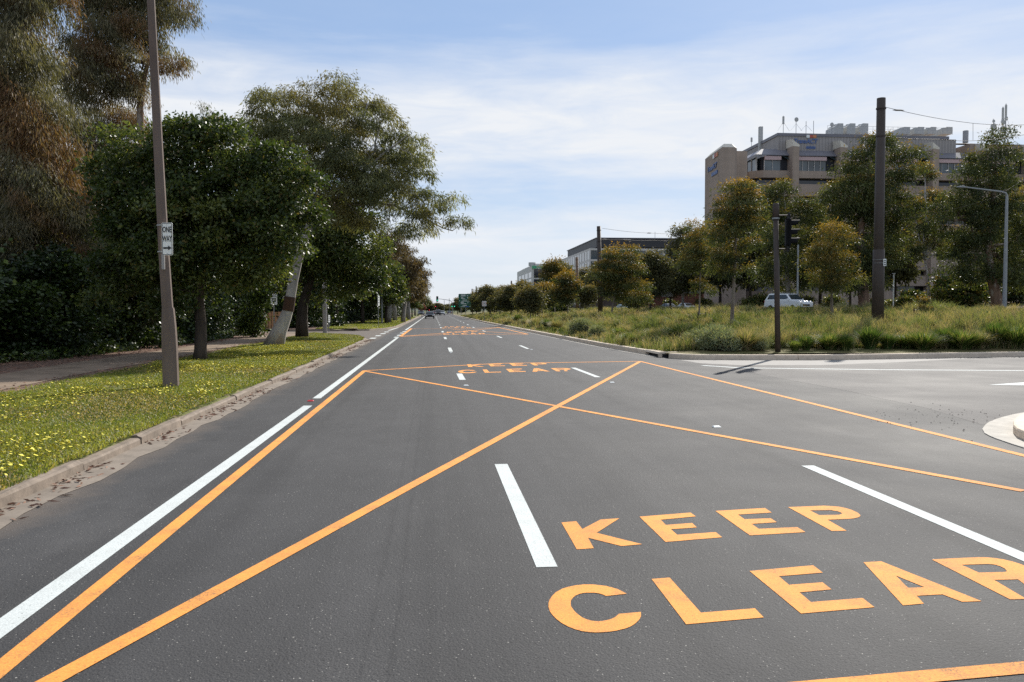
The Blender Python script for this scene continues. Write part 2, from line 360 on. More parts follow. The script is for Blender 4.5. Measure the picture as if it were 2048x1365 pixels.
# ---------------------------------------------------------------- terrain heights
MED = [(8.55, 30.9), (8.1, 39.5), (7.5, 69), (6.9, 114), (6.7, 192), (6.7, 420)]
def medX(y): return np.interp(y, [p[1] for p in MED], [p[0] for p in MED])
sidek = [G(1337, 717), G(1380, 719.8), G(1500, 720.5), G(1625, 720.6), G(1760, 718.8), G(1902, 716), G(2048, 713.8)]
sidek.append(sidek[-1]+(sidek[-1]-sidek[-2])*1.6); sidek.append(sidek[-1]+Vector((40, 6, 0)))
SKX = [p.x for p in sidek]; SKY = [p.y for p in sidek]
def sideY(x): return np.interp(x, SKX, SKY)
def zmed(x, y):
    x = np.asarray(x, float); y = np.asarray(y, float)
    d = np.minimum(x-medX(y), (y-sideY(x))*(1+np.clip((x-25)/20, 0, 1)*1.3))
    z = .17+np.clip(d, 0, 60)*.048
    z = np.where(z > 1.62, 1.62, z)
    return z+.06*field(x, y, 3.0)*np.clip(d/4, 0, 1)
def zbank(x, y):
    d = np.clip((np.asarray(x, float)-51.5)/14, 0, 1); return 1.66+d*d*(3-2*d)*.95+.12*field(np.asarray(x, float), np.asarray(y, float), 5)*d
def zright(x, y):
    return float(zbank(x, y)) if x > 50.5 else float(zmed(x, y)) if x < 38 else 1.6
KL = [(-3.9, -12), (-3.9, 46), (-4.05, 50), (-4.7, 53.5), (-5.9, 56.5), (-8.4, 59.3), (-12, 60.6), (-70, 61.4)]
KL2 = [(-70, 70.5), (-12, 70.2), (-8, 70.4), (-5.6, 72.2), (-4.3, 77), (-3.8, 84), (-3.8, 420)]
def zverge(x, y): return .14+.03*np.clip((-np.asarray(x, float)-4)/4, 0, 1.2)+.02*field(np.asarray(x, float), np.asarray(y, float), 1.6)*np.clip((np.asarray(x, float)+8.6)/1.2, 0, 1)

def grid(name, xs, ys, zf, mat, flag=None):
    X, Y = np.meshgrid(xs, ys); Z = zf(X, Y); V = np.stack([X, Y, Z], -1).reshape(-1, 3)
    n, m = len(ys), len(xs); I = np.arange(n*m).reshape(n, m)
    Fc = np.stack([I[:-1, :-1], I[:-1, 1:], I[1:, 1:], I[1:, :-1]], -1)
    if flag is not None:
        cx = (X[:-1, :-1]+X[1:, 1:])/2; cy = (Y[:-1, :-1]+Y[1:, 1:])/2; Fc = Fc[flag(cx, cy)]
    me = np_mesh(name, V, Fc.reshape(-1, 4), mat); me.polygons.foreach_set('use_smooth', [True]*len(me.polygons))
    return tag(link(name, me), kind='structure')
def sheet(name, pts, z, mat, parent=None, kind='structure'):
    tri = geometry.tessellate_polygon([[Vector((p[0], p[1], 0)) for p in pts]])
    me = bpy.data.meshes.new(name); me.from_pydata([(p[0], p[1], z) for p in pts], [], [t for t in tri]); me.materials.append(mat)
    bm = bmesh.new(); bm.from_mesh(me)
    for f in bm.faces:
        if f.normal.z < 0: f.normal_flip()
    bm.to_mesh(me); bm.free()
    o = link(name, me, parent)
    if not parent: tag(o, kind=kind)
    return o

# ground out to the horizon
g = sheet('ground', [(-9000, -60), (9000, -60), (9000, 12000), (-9000, 12000)], -.30, M['far_ground'])
# main road and both side roads
road = sheet('road', [(-3.85, -12), (130, -12), (130, 40)]+[(p.x, p.y+.05) for p in sidek[::-1] if p.x < 128]+[(x+.05, y) for x, y in MED[1:]]+[(-3.85, 420)]+[(x-.03, y) for x, y in KL2[::-1][1:]]+[(x-.03, y) for x, y in KL[::-1][:-2]]+[(-3.85, 46)], 0, M['asphalt'])
old = [G(1352, 721), G(1420, 731), G(1560, 757), G(1700, 783), G(1760, 797), G(1850, 816), G(1965, 850), G(2060, 826)]
sheet('side_road', [(p.x, p.y) for p in old]+[(60, 16), (118, 20), (118, 38)]+[(p.x, p.y-.04) for p in sidek[::-1] if 9.2 < p.x < 110], .0015, M['asphalt_old'])
# raised slab of the far carriageway
sheet('far_carriageway', [(38, 46.5), (51, 46.5), (51, 420), (38, 420)], 1.60, M['asphalt_old'])

# ---------------------------------------------------------------- markings (children of the road)
def strip(a, b, w, name, mat, z=.009):
    z = .003+(z-.009)*.3 if len(a) == 2 or 1 else z
    a, b = Vector(a[:2]), Vector(b[:2]); d = (b-a).normalized(); n = Vector((-d.y, d.x))*w/2
    n_ = max(1, int((b-a).length/6)); vs = []; fs = []
    for i in range(n_+1):
        p = a.lerp(b, i/n_); vs += [(p.x+n.x, p.y+n.y, z), (p.x-n.x, p.y-n.y, z)]
    for i in range(n_): fs.append((2*i, 2*i+1, 2*i+3, 2*i+2))
    me = bpy.data.meshes.new(name); me.from_pydata(vs, [], fs); me.materials.append(mat)
    bm = bmesh.new(); bm.from_mesh(me)
    for f in bm.faces:
        if f.normal.z < 0: f.normal_flip()
    bm.to_mesh(me); bm.free(); return link(name, me, road)
def g2(px, py): v = G(px, py); return (v.x, v.y)
OR, WP = M['orange_paint'], M['white_paint']
strip(g2(-160, 1470), g2(729, 742), .125, 'box_edge_line', OR, .012)
strip(g2(60, 1386), g2(1281, 723.3), .125, 'box_diagonal_line', OR, .016)
strip(g2(728, 742.6), g2(2048, 983), .125, 'box_diagonal_line', OR, .0145)
a = g2(1279, 723); b = g2(2048, 912); b2 = (b[0]+(b[0]-a[0])*.3, b[1]+(b[1]-a[1])*.3)
strip(a, b2, .125, 'box_edge_line', OR, .0135)
strip(g2(728, 742), g2(1000, 727.3), .17, 'box_edge_line', OR, .0115); strip(g2(1000, 727.3), g2(1280, 723.3), .17, 'box_edge_line', OR, .0105)
strip(g2(1480, 1388), g2(2300, 1313.5), .125, 'box_edge_line', OR, .0125)
# far box
strip(g2(801, 673.3), g2(823, 657.6), .22, 'box_edge_line', OR, .012)
strip(g2(801, 673.3), g2(920, 664.2), .2, 'box_diagonal_line', OR, .0135); strip(g2(920, 664.2), g2(1000, 655.2), .2, 'box_diagonal_line', OR, .0135)
strip(g2(801, 673.6), g2(885, 669.9), .25, 'box_edge_line', OR, .0115); strip(g2(885, 669.9), g2(1055, 669), .25, 'box_edge_line', OR, .0115)
strip(g2(823, 657.6), g2(920, 658.4), .25, 'box_edge_line', OR, .0115); strip(g2(920, 658.4), g2(1000, 655.2), .25, 'box_edge_line', OR, .0105)
strip(g2(905, 659.5), g2(1055, 669), .2, 'box_diagonal_line', OR, .0145)
strip(g2(995, 655), g2(1056, 669), .16, 'box_edge_line', OR, .0125)
# white edge line at X about -2.45
strip(g2(-260, 1446), g2(616, 812), .16, 'edge_line', WP, .0095); strip(g2(633, 797.5), g2(794, 676.6), .16, 'edge_line', WP, .0095)
for px, py in ((793, 675), (798.6, 671), (804, 666.7), (808.5, 663.7)):
    c = g2(px, py); strip((c[0], c[1]-.9), (c[0], c[1]+.9), .3, 'edge_dash', WP)
strip(g2(811, 661), (-2.35, 300), .17, 'edge_line', WP)
for px, py in ((746, 677), (756.5, 672), (766, 667.8), (773, 664.4)):
    c = g2(px, py); strip((c[0], c[1]-.9), (c[0], c[1]+.9), .36, 'give_way_dash', WP)
strip(g2(777, 661.6), g2(796, 656), .2, 'edge_line', WP)
# lane dashes
def dash(a, b, w=.15): strip(a, b, w, 'lane_dash', WP)
dash(g2(1094, 1135), g2(1002, 929)); 
for y0, y1 in ((21.2, 23.3),): dash((g2(929, 760)[0]-.05, y0), (g2(917, 748)[0]+.02, y1), .16)
L1 = lambda y: np.interp(y, [23, 37, 52, 68, 200], [g2(923.5, 754)[0], g2(900.5, 700)[0], g2(890.5, 676.5)[0], g2(885.2, 663.8)[0], .55])
for i in range(17):
    y = 35.5+15.35*i; dash((L1(y), y), (L1(y+3.8), y+3.8), .16)
dash(g2(1615, 932), g2(2140, 1154)); dash(g2(1146, 736), g2(1196, 755)); 
L2 = lambda y: np.interp(y, [39.6, 55, 70, 82, 200], [g2(1049, 695.2)[0], g2(998, 674)[0], g2(967.5, 662.3)[0], g2(948.5, 656)[0], 4.3])
for i in range(16):
    y = 37.8+15.0*i; dash((L2(y), y), (L2(y+3.7), y+3.7), .15)
# edge line of the slip lane, arrow wedge
prev = None
for q in ((1405, 731.5), (1480, 736.3), (1760, 740), (2048, 741.8)):
    c = g2(*q)
    if prev: strip(prev, c, .22, 'edge_line', WP, .0105)
    prev = c
strip(prev, (prev[0]+20, prev[1]+.3), .22, 'edge_line', WP, .0105)
o = sheet('island_wedge', [g2(1976, 770.3), g2(2060, 764.5), g2(2120, 766), g2(2060, 771.5)], .004, WP, road)
sheet('gutter_apron', [g2(1360, 720.4), g2(1500, 721.3), g2(1625, 721.5), g2(1940, 717.6), g2(1800, 725), g2(1640, 731), g2(1480, 731), g2(1400, 727)], .0025, M['slip_gutter'])
# letters, traced on the ground
def cropper(ox, oy, s): return lambda pts: [g2(ox+x/s, oy+y/s) for x, y in pts]
A_, B_, C_ = cropper(1080, 980, 4.55), cropper(1400, 980, 4.55), cropper(1700, 1080, 4.79)
LET = [
 ('letter_k', A_([(195,300),(330,288),(385,360),(553,272),(722,262),(515,395),(930,498),(740,515),(438,440),(490,535),(335,545)]), None),
 ('letter_e', A_([(905,247),(1370,210),(1418,245),(1098,275),(1145,322),(1385,305),(1428,345),(1192,362),(1248,412),(1600,388),(1658,435),(1142,478)]), None),
 ('letter_e', B_([(140,195),(590,168),(655,210),(345,228),(405,270),(645,262),(700,298),(470,313),(535,358),(885,342),(960,388),(455,418)]), None),
 ('letter_p', B_([(800,160),(1130,147),(1260,155),(1320,167),(1380,185),(1430,208),(1455,228),(1460,240),(1445,252),(1400,263),(1340,268),(1160,275),(1335,375),(1200,378)]), B_([(1000,190),(1190,188),(1250,197),(1285,210),(1292,222),(1265,230),(1085,233)])),
 ('letter_c', A_([(790,950),(750,928),(700,905),(600,878),(480,865),(400,865),(330,872),(260,886),(200,905),(145,935),(110,970),(86,1005),(77,1040),(78,1075),(90,1110),(115,1145),(150,1180),(195,1215),(250,1245),(315,1272),(380,1290),(450,1300),(520,1303),(620,1297),(700,1285),(770,1268),(820,1250),(860,1226),(890,1200),(910,1175),(920,1150),(918,1115),(715,1133),(700,1150),(680,1165),(645,1180),(600,1192),(560,1199),(520,1200),(475,1196),(430,1185),(385,1166),(350,1140),(322,1117),(300,1090),(283,1065),(278,1040),(282,1010),(300,985),(325,965),(360,950),(400,942),(440,940),(490,940),(530,945),(568,955),(600,970)]), None),
 ('letter_l', A_([(1015,815),(1180,802),(1465,1122),(1956,1082),(2036,1165),(1330,1228)]), None),
 ('letter_e', B_([(450,742),(1030,690),(1118,757),(718,790),(810,868),(1115,845),(1198,910),(905,937),(1010,1025),(1480,988),(1588,1072),(920,1130)]), None),
 ('letter_a', C_([(128,218),(300,210),(1262,592),(1075,598),(885,527),(640,540),(708,615),(508,632)]), C_([(440,347),(712,457),(555,463)])),
 ('letter_r', C_([(783,192),(1000,180),(1230,170),(1320,172),(1400,180),(1480,193),(1560,212),(1640,238),(1700,265),(1750,298),(1765,330),(1740,365),(1690,390),(2000,545),(1840,555),(1610,383),(1380,388),(1690,570),(1535,575)]), C_([(1070,243),(1330,235),(1390,242),(1440,257),(1485,280),(1505,305),(1490,311),(1235,318)]))]
def letters(fx, fy):
    for nm, outer, hole in LET:
        loops = [[Vector((fx(x), fy(y), 0)) for x, y in outer]]
        if hole: loops.append([Vector((fx(x), fy(y), 0)) for x, y in hole])
        tri = geometry.tessellate_polygon(loops); vs = [v for l in loops for v in l]
        me = bpy.data.meshes.new(nm); me.from_pydata([(v.x, v.y, .0028) for v in vs], [], [tuple(t) for t in tri]); me.materials.append(OR)
        bm = bmesh.new(); bm.from_mesh(me)
        for f in bm.faces:
            if f.normal.z < 0: f.normal_flip()
        bm.to_mesh(me); bm.free(); link(nm, me, road)
letters(lambda x: x, lambda y: y)
xs = [p[0] for l in LET for p in l[1]]; ys = [p[1] for l in LET for p in l[1]]; x0, x1, y0, y1 = min(xs), max(xs), min(ys), max(ys)
for (pa, pb, pyt, pyb) in (((917, 746), (1138, 737), 726.5, 747), ((886, 669), (968, 666), 663.4, 669.6), ((884, 656.5), (941, 655), 653.3, 656.8)):
    X0, X1 = g2(*pa)[0], g2(*pb)[0]; Y1, Y0 = g2(0.5*(pa[0]+pb[0]), pyt)[1], g2(pa[0], pyb)[1]
    letters(lambda x: X0+(x-x0)/(x1-x0)*(X1-X0), lambda y: Y0+(y-y0)/(y1-y0)*(Y1-Y0))
# raised lane reflectors
ref = []
for px, py, mt, lb in ((621, 803, 'red_lens', 'small red raised reflector in the gap of the white edge line'),
                   (932, 772, 'sign_white', 'small white raised lane reflector below the second short lane dash'),
                   (1224, 766, 'sign_white', 'small white raised lane reflector right of the orange diagonal'),
                   (902, 706.5, 'sign_white', 'small white raised lane reflector beneath the third centre dash'),
                   (1063, 700, 'sign_white', 'small white raised lane reflector beyond the painted words in the right lane line'),
                   (1433, 855, 'sign_white', 'small white raised lane reflector beside the long orange diagonal at right')):
    p = G(px, py); m = MB(); s = .055
    m.add([(-s*1.1, -s, .006), (s*1.1, -s, .006), (s*1.1, s, .006), (-s*1.1, s, .006), (-s*.8, -s*.4, .024), (s*.8, -s*.4, .024), (s*.8, s*.4, .024), (-s*.8, s*.4, .024)],
          [(4, 5, 6, 7), (0, 1, 5, 4), (1, 2, 6, 5), (2, 3, 7, 6), (3, 0, 4, 7), (3, 2, 1, 0)])
    o = m.build('road_reflector', M[mt]); o.location = p; tag(o, lb, 'reflector', 'raised lane reflectors on the road')

# ---------------------------------------------------------------- kerbs
def kerb(name, path, h, w, mat, seg=2.4, side=1, skip=(), rough=0, gapw=.012):
    """path: base of the kerb face; body lies to the left (side=1) or right of the walking direction"""
    pts = [Vector((p[0], p[1], 0)) for p in path]; m = MB()
    L = [0]
    for a, b in zip(pts, pts[1:]): L.append(L[-1]+(b-a).length)
    def at(s):
        for i in range(len(pts)-1):
            if s <= L[i+1] or i == len(pts)-2:
                a, b = pts[i], pts[i+1]; d = (b-a).normalized(); return a+d*(s-L[i]), d
    s = 0; rr = random.Random(3)
    while s < L[-1]-.05:
        e = min(s+seg, L[-1]); k = max(1, int((e-s)/.6)); rows = []
        if not any(a <= (s+e)/2 <= b for a, b in skip):
            zj = rr.uniform(-rough, rough); oj = rr.uniform(-rough, rough)
            for i in range(k+1):
                q, d = at(s+gapw/2+(e-s-gapw)*i/k); n = Vector((-d.y, d.x, 0))*side
                jj = [rr.uniform(-rough, rough)*.5 for _ in range(3)]
                prof = [(oj*.5, -.1), (.012+oj*.5+jj[0], h*.75+zj), (.035+oj*.5+jj[1], h-.004+zj+jj[0]), (w*.5, h+zj+jj[1]), (w, h+zj), (w, -.1)]
                rows.append([q+n*x+Vector((0, 0, z)) for x, z in prof])
            vs = [v for r in rows for v in r]; c = 6
            fs = [(i*c+j, i*c+j+1, (i+1)*c+j+1, (i+1)*c+j) for i in range(k) for j in range(c-1)]
            fs += [tuple(range(c)), tuple(k*c+j for j in range(c))[::-1]]
            m.add(vs, fs)
        s = e
    o = m.build(name, mat); return tag(o, kind='structure')
kerb('kerb_left', KL, .105, .13, M['kerb'], 1.8, 1, rough=.018, gapw=.03)
kerb('kerb_far_left', KL2[1:], .13, .16, M['kerb'], 2.4, 1)
kr = [(p[0], p[1]) for p in MED[::-1]]
kerb('kerb_median', kr[:-1]+[(8.45, 32.6)], .19, .2, M['kerb_new'], 2.4, 1)
kerb('kerb_slip_road', [(p.x, p.y) for p in sidek if p.x < 110], .19, .2, M['kerb_new'], 4.9, 1)
# gutters
def ribbon(name, path, off0, off1, z, mat, side=1):
    pts = [Vector((p[0], p[1], 0)) for p in path]; vs = []; fs = []
    for i, p in enumerate(pts):
        d = (pts[min(i+1, len(pts)-1)]-pts[max(i-1, 0)]).normalized(); n = Vector((-d.y, d.x, 0))*side
        vs += [p+n*off0+Vector((0, 0, z)), p+n*off1+Vector((0, 0, z))]
    for i in range(len(pts)-1): fs.append((2*i, 2*i+1, 2*i+3, 2*i+2))
    o = MB().add(vs, fs).build(name, mat); return tag(o, kind='structure')
dens = [(-3.9, y) for y in np.arange(-12, 46, .7)]+KL[1:7]
rr = random.Random(5); vs = []; fs = []
for i, p in enumerate(dens):
    j = rr.uniform(-.07, .07); vs += [(p[0]-.02, p[1], .005), (p[0]+.33+j, p[1]-(.25 if i > 82 else 0), .005)]
for i in range(len(dens)-1): fs.append((2*i, 2*i+1, 2*i+3, 2*i+2))
tag(MB().add(vs, fs).build('gutter', M['gutter']), kind='structure')
ribbon('gutter_far', KL2[2:], -.3, .02, .005, M['gutter']); ribbon('gutter_median', kr, -.22, .02, .005, M['apron'])
# storm drain at the nose
dr = empty('storm_drain', (8.47, 31.9, 0), 0, label='dark storm drain opening under a concrete lintel at the median corner', cat='drain')
m = MB().prism([(-.02, .12), (.75, .12), (.75, .20), (.04, .20)], -1.35, .72, 'y'); m.build('lintel', M['kerb_new'], dr, bevel=.01)
MB().box(.12, .6, -1.3, .65, -.05, .1).build('opening', M['void'], dr)
MB().box(.0, .12, -1.35, -1.2, -.02, .119).build('side_wall', M['kerb_new'], dr); MB().box(.0, .12, .6, .72, -.02, .119).build('side_wall', M['kerb_new'], dr)
sheet('concrete_pad', [g2(1325, 711), g2(1372, 709), g2(1384, 703), g2(1335, 700), g2(1318, 703)], .206, M['apron'])

# ---------------------------------------------------------------- land
yl = np.concatenate([np.arange(-12, 52, .8), np.linspace(52, 61.3, 24)]); nx = 46
def verge_rows(name, ys, kx, far):
    V = []; Fc = []
    for i, y in enumerate(ys):
        k = kx(y)-.09; t = np.linspace(0, 1, nx)**1.6; X = k+(far-k)*t; Z = zverge(X, np.full(nx, y)); Z[0] = .07; Z[1] = .125
        V.append(np.stack([X, np.full(nx, y), Z], -1))
    I = np.arange(len(ys)*nx).reshape(-1, nx); Fc = np.stack([I[:-1, :-1], I[1:, :-1], I[1:, 1:], I[:-1, 1:]], -1).reshape(-1, 4)
    me = np_mesh(name, np.concatenate(V), Fc, M['verge']); me.polygons.foreach_set('use_smooth', [True]*len(me.polygons)); return tag(link(name, me), kind='structure')
kx1 = lambda y: float(np.interp(y, [p[1] for p in KL], [p[0] for p in KL])); kx2 = lambda y: float(np.interp(y, [p[1] for p in KL2[1:]], [p[0] for p in KL2[1:]]))
verge_rows('verge', yl[:-2], kx1, -70)
verge_rows('verge_far', np.concatenate([np.linspace(70.5, 84, 20), np.linspace(85, 420, 60)]), kx2, -90)
pv = []; pf = []
for i, y in enumerate(np.arange(-6, 60.1, 1.5)):
    a, b = -8.75+.12*math.sin(y*.5), -10.9+.15*math.sin(y*.37+1)
    pv += [(a, y, .184), (b, y, .184)]
for i in range(len(pv)//2-1): pf.append((2*i, 2*i+1, 2*i+3, 2*i+2))
tag(MB().add(pv, pf).build('footpath', M['path']), kind='structure')
pv = [(-6.4, 70.9, .22), (-7.8, 70.9, .22), (-9.6, 90, .22), (-8.6, 90, .22), (-10.6, 130, .22), (-11.8, 130, .22)]
tag(MB().add(pv, [(0, 1, 2, 3), (3, 2, 5, 4)]).build('footpath_far', M['path']), kind='structure')
ux = np.concatenate([np.arange(0, 6, .5), np.arange(6, 33, 1.5), [33]])
# median: rows follow the kerb
V = []; ys = np.concatenate([np.arange(29.2, 60, .7), np.arange(60, 421, 6)])
for y in ys:
    k = float(medX(max(y, 31)))+.15; X = k+(38.4-k)*np.linspace(0, 1, 60)**1.3
    yy = np.maximum(y, sideY(X)+.15) if y < 34 else np.full(60, y)
    V.append(np.stack([X, yy, zmed(X, yy)], -1))
I = np.arange(len(ys)*60).reshape(-1, 60); Fc = np.stack([I[:-1, :-1], I[:-1, 1:], I[1:, 1:], I[1:, :-1]], -1).reshape(-1, 4)
me = np_mesh('median', np.concatenate(V), Fc, M['median']); tag(link('median', me), kind='structure')
me = grid('median_right', np.arange(38.4, 90, 1.5), np.concatenate([np.arange(30.5, 48, .9)]), lambda x, y: zmed(x, np.maximum(y, sideY(x)+.15)), M['median'])
grid('bank', np.concatenate([np.arange(51, 70, 1), np.arange(70, 200, 5)]), np.concatenate([np.arange(46, 130, 2), np.arange(130, 440, 10)]), zbank, M['bank'])

# ---------------------------------------------------------------- foliage
def leaves(name, P0, D, L, Wd, mat, tint, var):
    n = len(P0); D = D/np.linalg.norm(D, axis=1, keepdims=True); r = rng.normal(0, 1, (n, 3)); w = np.cross(D, r); w /= np.linalg.norm(w, axis=1, keepdims=True)+1e-9
    L = L[:, None]; Wd = Wd[:, None]
    V = np.stack([P0, P0+D*L*.42+w*Wd/2, P0+D*L, P0+D*L*.42-w*Wd/2], 1).reshape(-1, 3)
    return np_mesh(name, V, np.arange(4*n).reshape(n, 4), mat, {'tint': np.repeat(tint, 4), 'var': np.repeat(var, 4)})
def rand_unit(n): v = rng.normal(0, 1, (n, 3)); return v/np.linalg.norm(v, axis=1, keepdims=True)
def crown(masses, lobes, lobe_r, sub, per, L, Wd, droop, tipfn, spread=.22, flat=.75, shell=.45, C=None, rmin=.55):
    """masses: (x,y,z,rx,ry,rz). returns (P, D, L, W, tint, var, lobe centres)"""
    C0 = C
    vol = np.array([m[3]*m[4]*m[5] for m in masses])**.75; cnt = np.maximum(1, np.round(lobes*vol/vol.sum())).astype(int)
    C = []
    for m, c in zip(masses, cnt):
        u = rand_unit(c)*(rng.uniform(0, 1, (c, 1))**shell); C.append(np.array(m[:3])+u*np.array(m[3:])*.88)
    C = C0 if C0 is not None else np.concatenate(C); nl = len(C); lr = lobe_r*rng.uniform(.6, 1.35, nl)
    u = rand_unit(nl*sub); u[:, 2] = np.abs(u[:, 2])*.9-.25; q = np.repeat(C, sub, 0)+u*np.repeat(lr, sub)[:, None]*np.array([1, 1, flat])*rng.uniform(rmin, 1.05, (nl*sub, 1))
    vl = np.repeat(rng.uniform(-.32, .32, nl), sub)
    n = len(q)*per; Pq = np.repeat(q, per, 0)+rng.normal(0, spread, (n, 3))*np.array([1, 1, .8]); lob = np.repeat(np.repeat(np.arange(nl), sub), per)
    out = Pq-C[lob]; out /= np.linalg.norm(out, axis=1, keepdims=True)+1e-6
    D = out*.6+rand_unit(n)*.8+np.array([0, 0, -droop])
    LL = L*rng.uniform(.6, 1.3, n); WW = Wd*rng.uniform(.7, 1.3, n)
    top = (Pq[:, 2]-C[lob][:, 2])/lr[lob]
    tint = tipfn(Pq, top, rng.uniform(0, 1, n)); var = np.clip(.45+np.repeat(vl, per)+rng.normal(0, .2, n), 0, 1)
    return Pq, D, LL, WW, tint, var, C
def inpoly(x, y, poly):
    c = False; j = len(poly)-1
    for i in range(len(poly)):
        if (poly[i][1] > y) != (poly[j][1] > y) and x < (poly[j][0]-poly[i][0])*(y-poly[i][1])/(poly[j][1]-poly[i][1]+1e-9)+poly[i][0]: c = not c
        j = i
    return c
def edge_dist(x, y, poly):
    p = Vector((x, y)); d = 1e9
    for a, b in zip(poly, poly[1:]+poly[:1]):
        a, b = Vector(a), Vector(b); t = max(0, min(1, (p-a).dot(b-a)/((b-a).length_squared+1e-9))); d = min(d, (p-a-(b-a)*t).length)
    return d
def poly_lobes(poly, base, Y, n, inset, hole=-.55, cap=110, hs=None, mind=.5):
    # clump centres filling the crown's outline, as deep as the crown is wide there
    xs = [p[0] for p in poly]; ys = [p[1] for p in poly]; out = []; k = Y/F; ex = random.uniform(0, 99); hs = hs or (max(xs)-min(xs))*.055; tries = 0
    while len(out) < n and tries < 40000:
        tries += 1; x, y = random.uniform(min(xs), max(xs)), random.uniform(min(ys), max(ys))
        if not inpoly(x, y, poly): continue
        e = edge_dist(x, y, poly)
        if e < inset*random.uniform(.1, 2.2): continue
        if float(field(x+ex*7, y, hs)) < hole and e < cap*.6: continue
        dy = random.uniform(-1, 1)*min(e+inset, cap)*k*.85; w = P(x, y, Y+dy); c = (w.x-base[0], w.y-base[1], w.z-base[2])
        if c[2] > .3 and all((c[0]-q[0])**2+(c[1]-q[1])**2+(c[2]-q[2])**2 > mind*mind for q in out): out.append(c)
    return np.array(out)
def spread_pick(C, k):
    idx = [int(np.argmax(C[:, 2]))]
    while len(idx) < k:
        d = np.min(np.stack([np.linalg.norm(C-C[i], axis=1) for i in idx]), 0); idx.append(int(np.argmax(d)))
    return C[idx]
def bez(a, b, up, n=6, jit=.0):
    a, b = Vector(a), Vector(b); c = a.lerp(b, .5)+Vector((0, 0, up)); out = []
    for i in range(n+1):
        t = i/n; p = a*(1-t)**2+c*2*t*(1-t)+b*t*t
        if 0 < i < n: p += Vector([random.uniform(-jit, jit) for _ in range(3)])
        out.append(p)
    return out
def tree_meshes(trunk, radii, masses, C, mat_bark, limb_r=.12, n=8, twig=.018, min_t=.35, limbup=.4, jit=.12, name='trunk', extra=None):
    m = MB(); m.tube(trunk, radii, n); T = [Vector(p) for p in trunk]
    tp = [(T[i].lerp(T[i+1], k/4), i/len(T)) for i in range(len(T)-1) for k in range(4)]+[(T[-1], 1)]
    tops = [q for q, t in tp if t >= min_t] or [T[-1]]
    limbs = []
    for pts_, r0, r1 in (extra or []):
        pp = []
        for a, c in zip(pts_, pts_[1:]): pp += [a.lerp(c, i/3) for i in range(3)]
        pp.append(pts_[-1]); k = len(pp); pp = [p+(Vector([random.uniform(-1, 1)*.08 for _ in range(3)]) if 0 < i < k-1 else Vector((0, 0, 0))) for i, p in enumerate(pp)]
        rs = [r0+(r1-r0)*(i/(k-1))**.8 for i in range(k)]; m.tube(pp, rs, 7, False); limbs += list(zip(pp, rs))
    for ms in (masses if not extra else []):
        c = Vector(ms[:3]); s = min(tops, key=lambda q: (q-c).length+max(0, q.z-c.z)*2.2)
        pp = bez(s, c, limbup*(c-s).length*.25, 6, jit); k = len(pp); lr = limb_r*min(1.15, max(.5, (c-s).length/4))
        m.tube(pp, [lr*(1-.75*i/(k-1)) for i in range(k)], 6, False); limbs += [(p, lr*(1-.75*i/(k-1))) for i, p in enumerate(pp)]
    for c in C:
        c = Vector(c); s, r0 = min(limbs, key=lambda q: (q[0]-c).length)
        pp = bez(s, c, .1, 3, jit*.6); m.tube(pp, [max(twig, r0*.55)*(1-.7*i/3) for i in range(4)], 4, False)
    me = m.mesh(name, mat_bark, True); return me
SEEDS = {}
def make_tree(name, loc, trunk, radii, masses, leafm, barkm, lobes, lobe_r, sub, per, L, Wd, droop, tipfn, label, group=None, cat='tree', limb_r=.12, rz=0, spread=.22, min_t=.35, twig=.018, flat=.75, jit=.12, shell=.45, poly=None, Y=0, inset=10, hole=-.55, nlimb=11, cap=110, rmin=.55, limbs=None, mindk=1.05):
    t = empty(name, loc, rz, label=label, cat=cat, group=group); C = None; random.seed(sum(map(ord, label))+SEEDS.get(label[:12], 0))
    if poly is not None:
        C = poly_lobes(poly, loc, Y, lobes, inset, hole, cap, mind=lobe_r*mindk); pk = spread_pick(C, min(nlimb, len(C))); ctr = C.mean(0); masses = [tuple(c*.82+ctr*.18)+(1, 1, 1) for c in pk]
    Pq, D, LL, WW, tint, var, C = crown(masses, lobes, lobe_r, sub, per, L, Wd, droop, tipfn, spread, flat, shell, C, rmin)
    link('trunk', tree_meshes(trunk, radii, masses, C, barkm, limb_r, min_t=min_t, twig=twig, jit=jit, extra=limbs), t)
    link('crown', leaves('crown', Pq, D, LL, WW, leafm, tint, var), t)
    return t
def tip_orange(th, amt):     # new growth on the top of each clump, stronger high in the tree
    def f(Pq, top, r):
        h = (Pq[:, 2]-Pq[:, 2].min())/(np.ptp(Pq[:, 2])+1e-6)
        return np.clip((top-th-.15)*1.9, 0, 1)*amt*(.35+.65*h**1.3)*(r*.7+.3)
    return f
def tip_rand(p, amt): return lambda Pq, top, r: np.where(r < p, amt, 0)*1.0
def tip_patch(s, th, amt):
    return lambda Pq, top, r: np.clip((field(Pq[:, 0]+Pq[:, 2]*.7, Pq[:, 2]*1.3+Pq[:, 1], s)-th)*1.5, 0, 1)*amt*(.3+.7*r)
def at_left(px, py): p = G(px, py, .16); return p
def masses_px(base, Y, lst):     # (px,py,rx_px,rz_px,dy) -> local ellipsoids at forward distance Y+dy
    out = []
    for px, py, rx, rz, dy in lst:
        w = P(px, py, Y+dy); k = (Y+dy)/F; out.append((w.x-base[0], w.y-base[1], w.z-base[2], rx*k, max(rx, rz)*k*.8, rz*k))
    return out
Vv = Vector
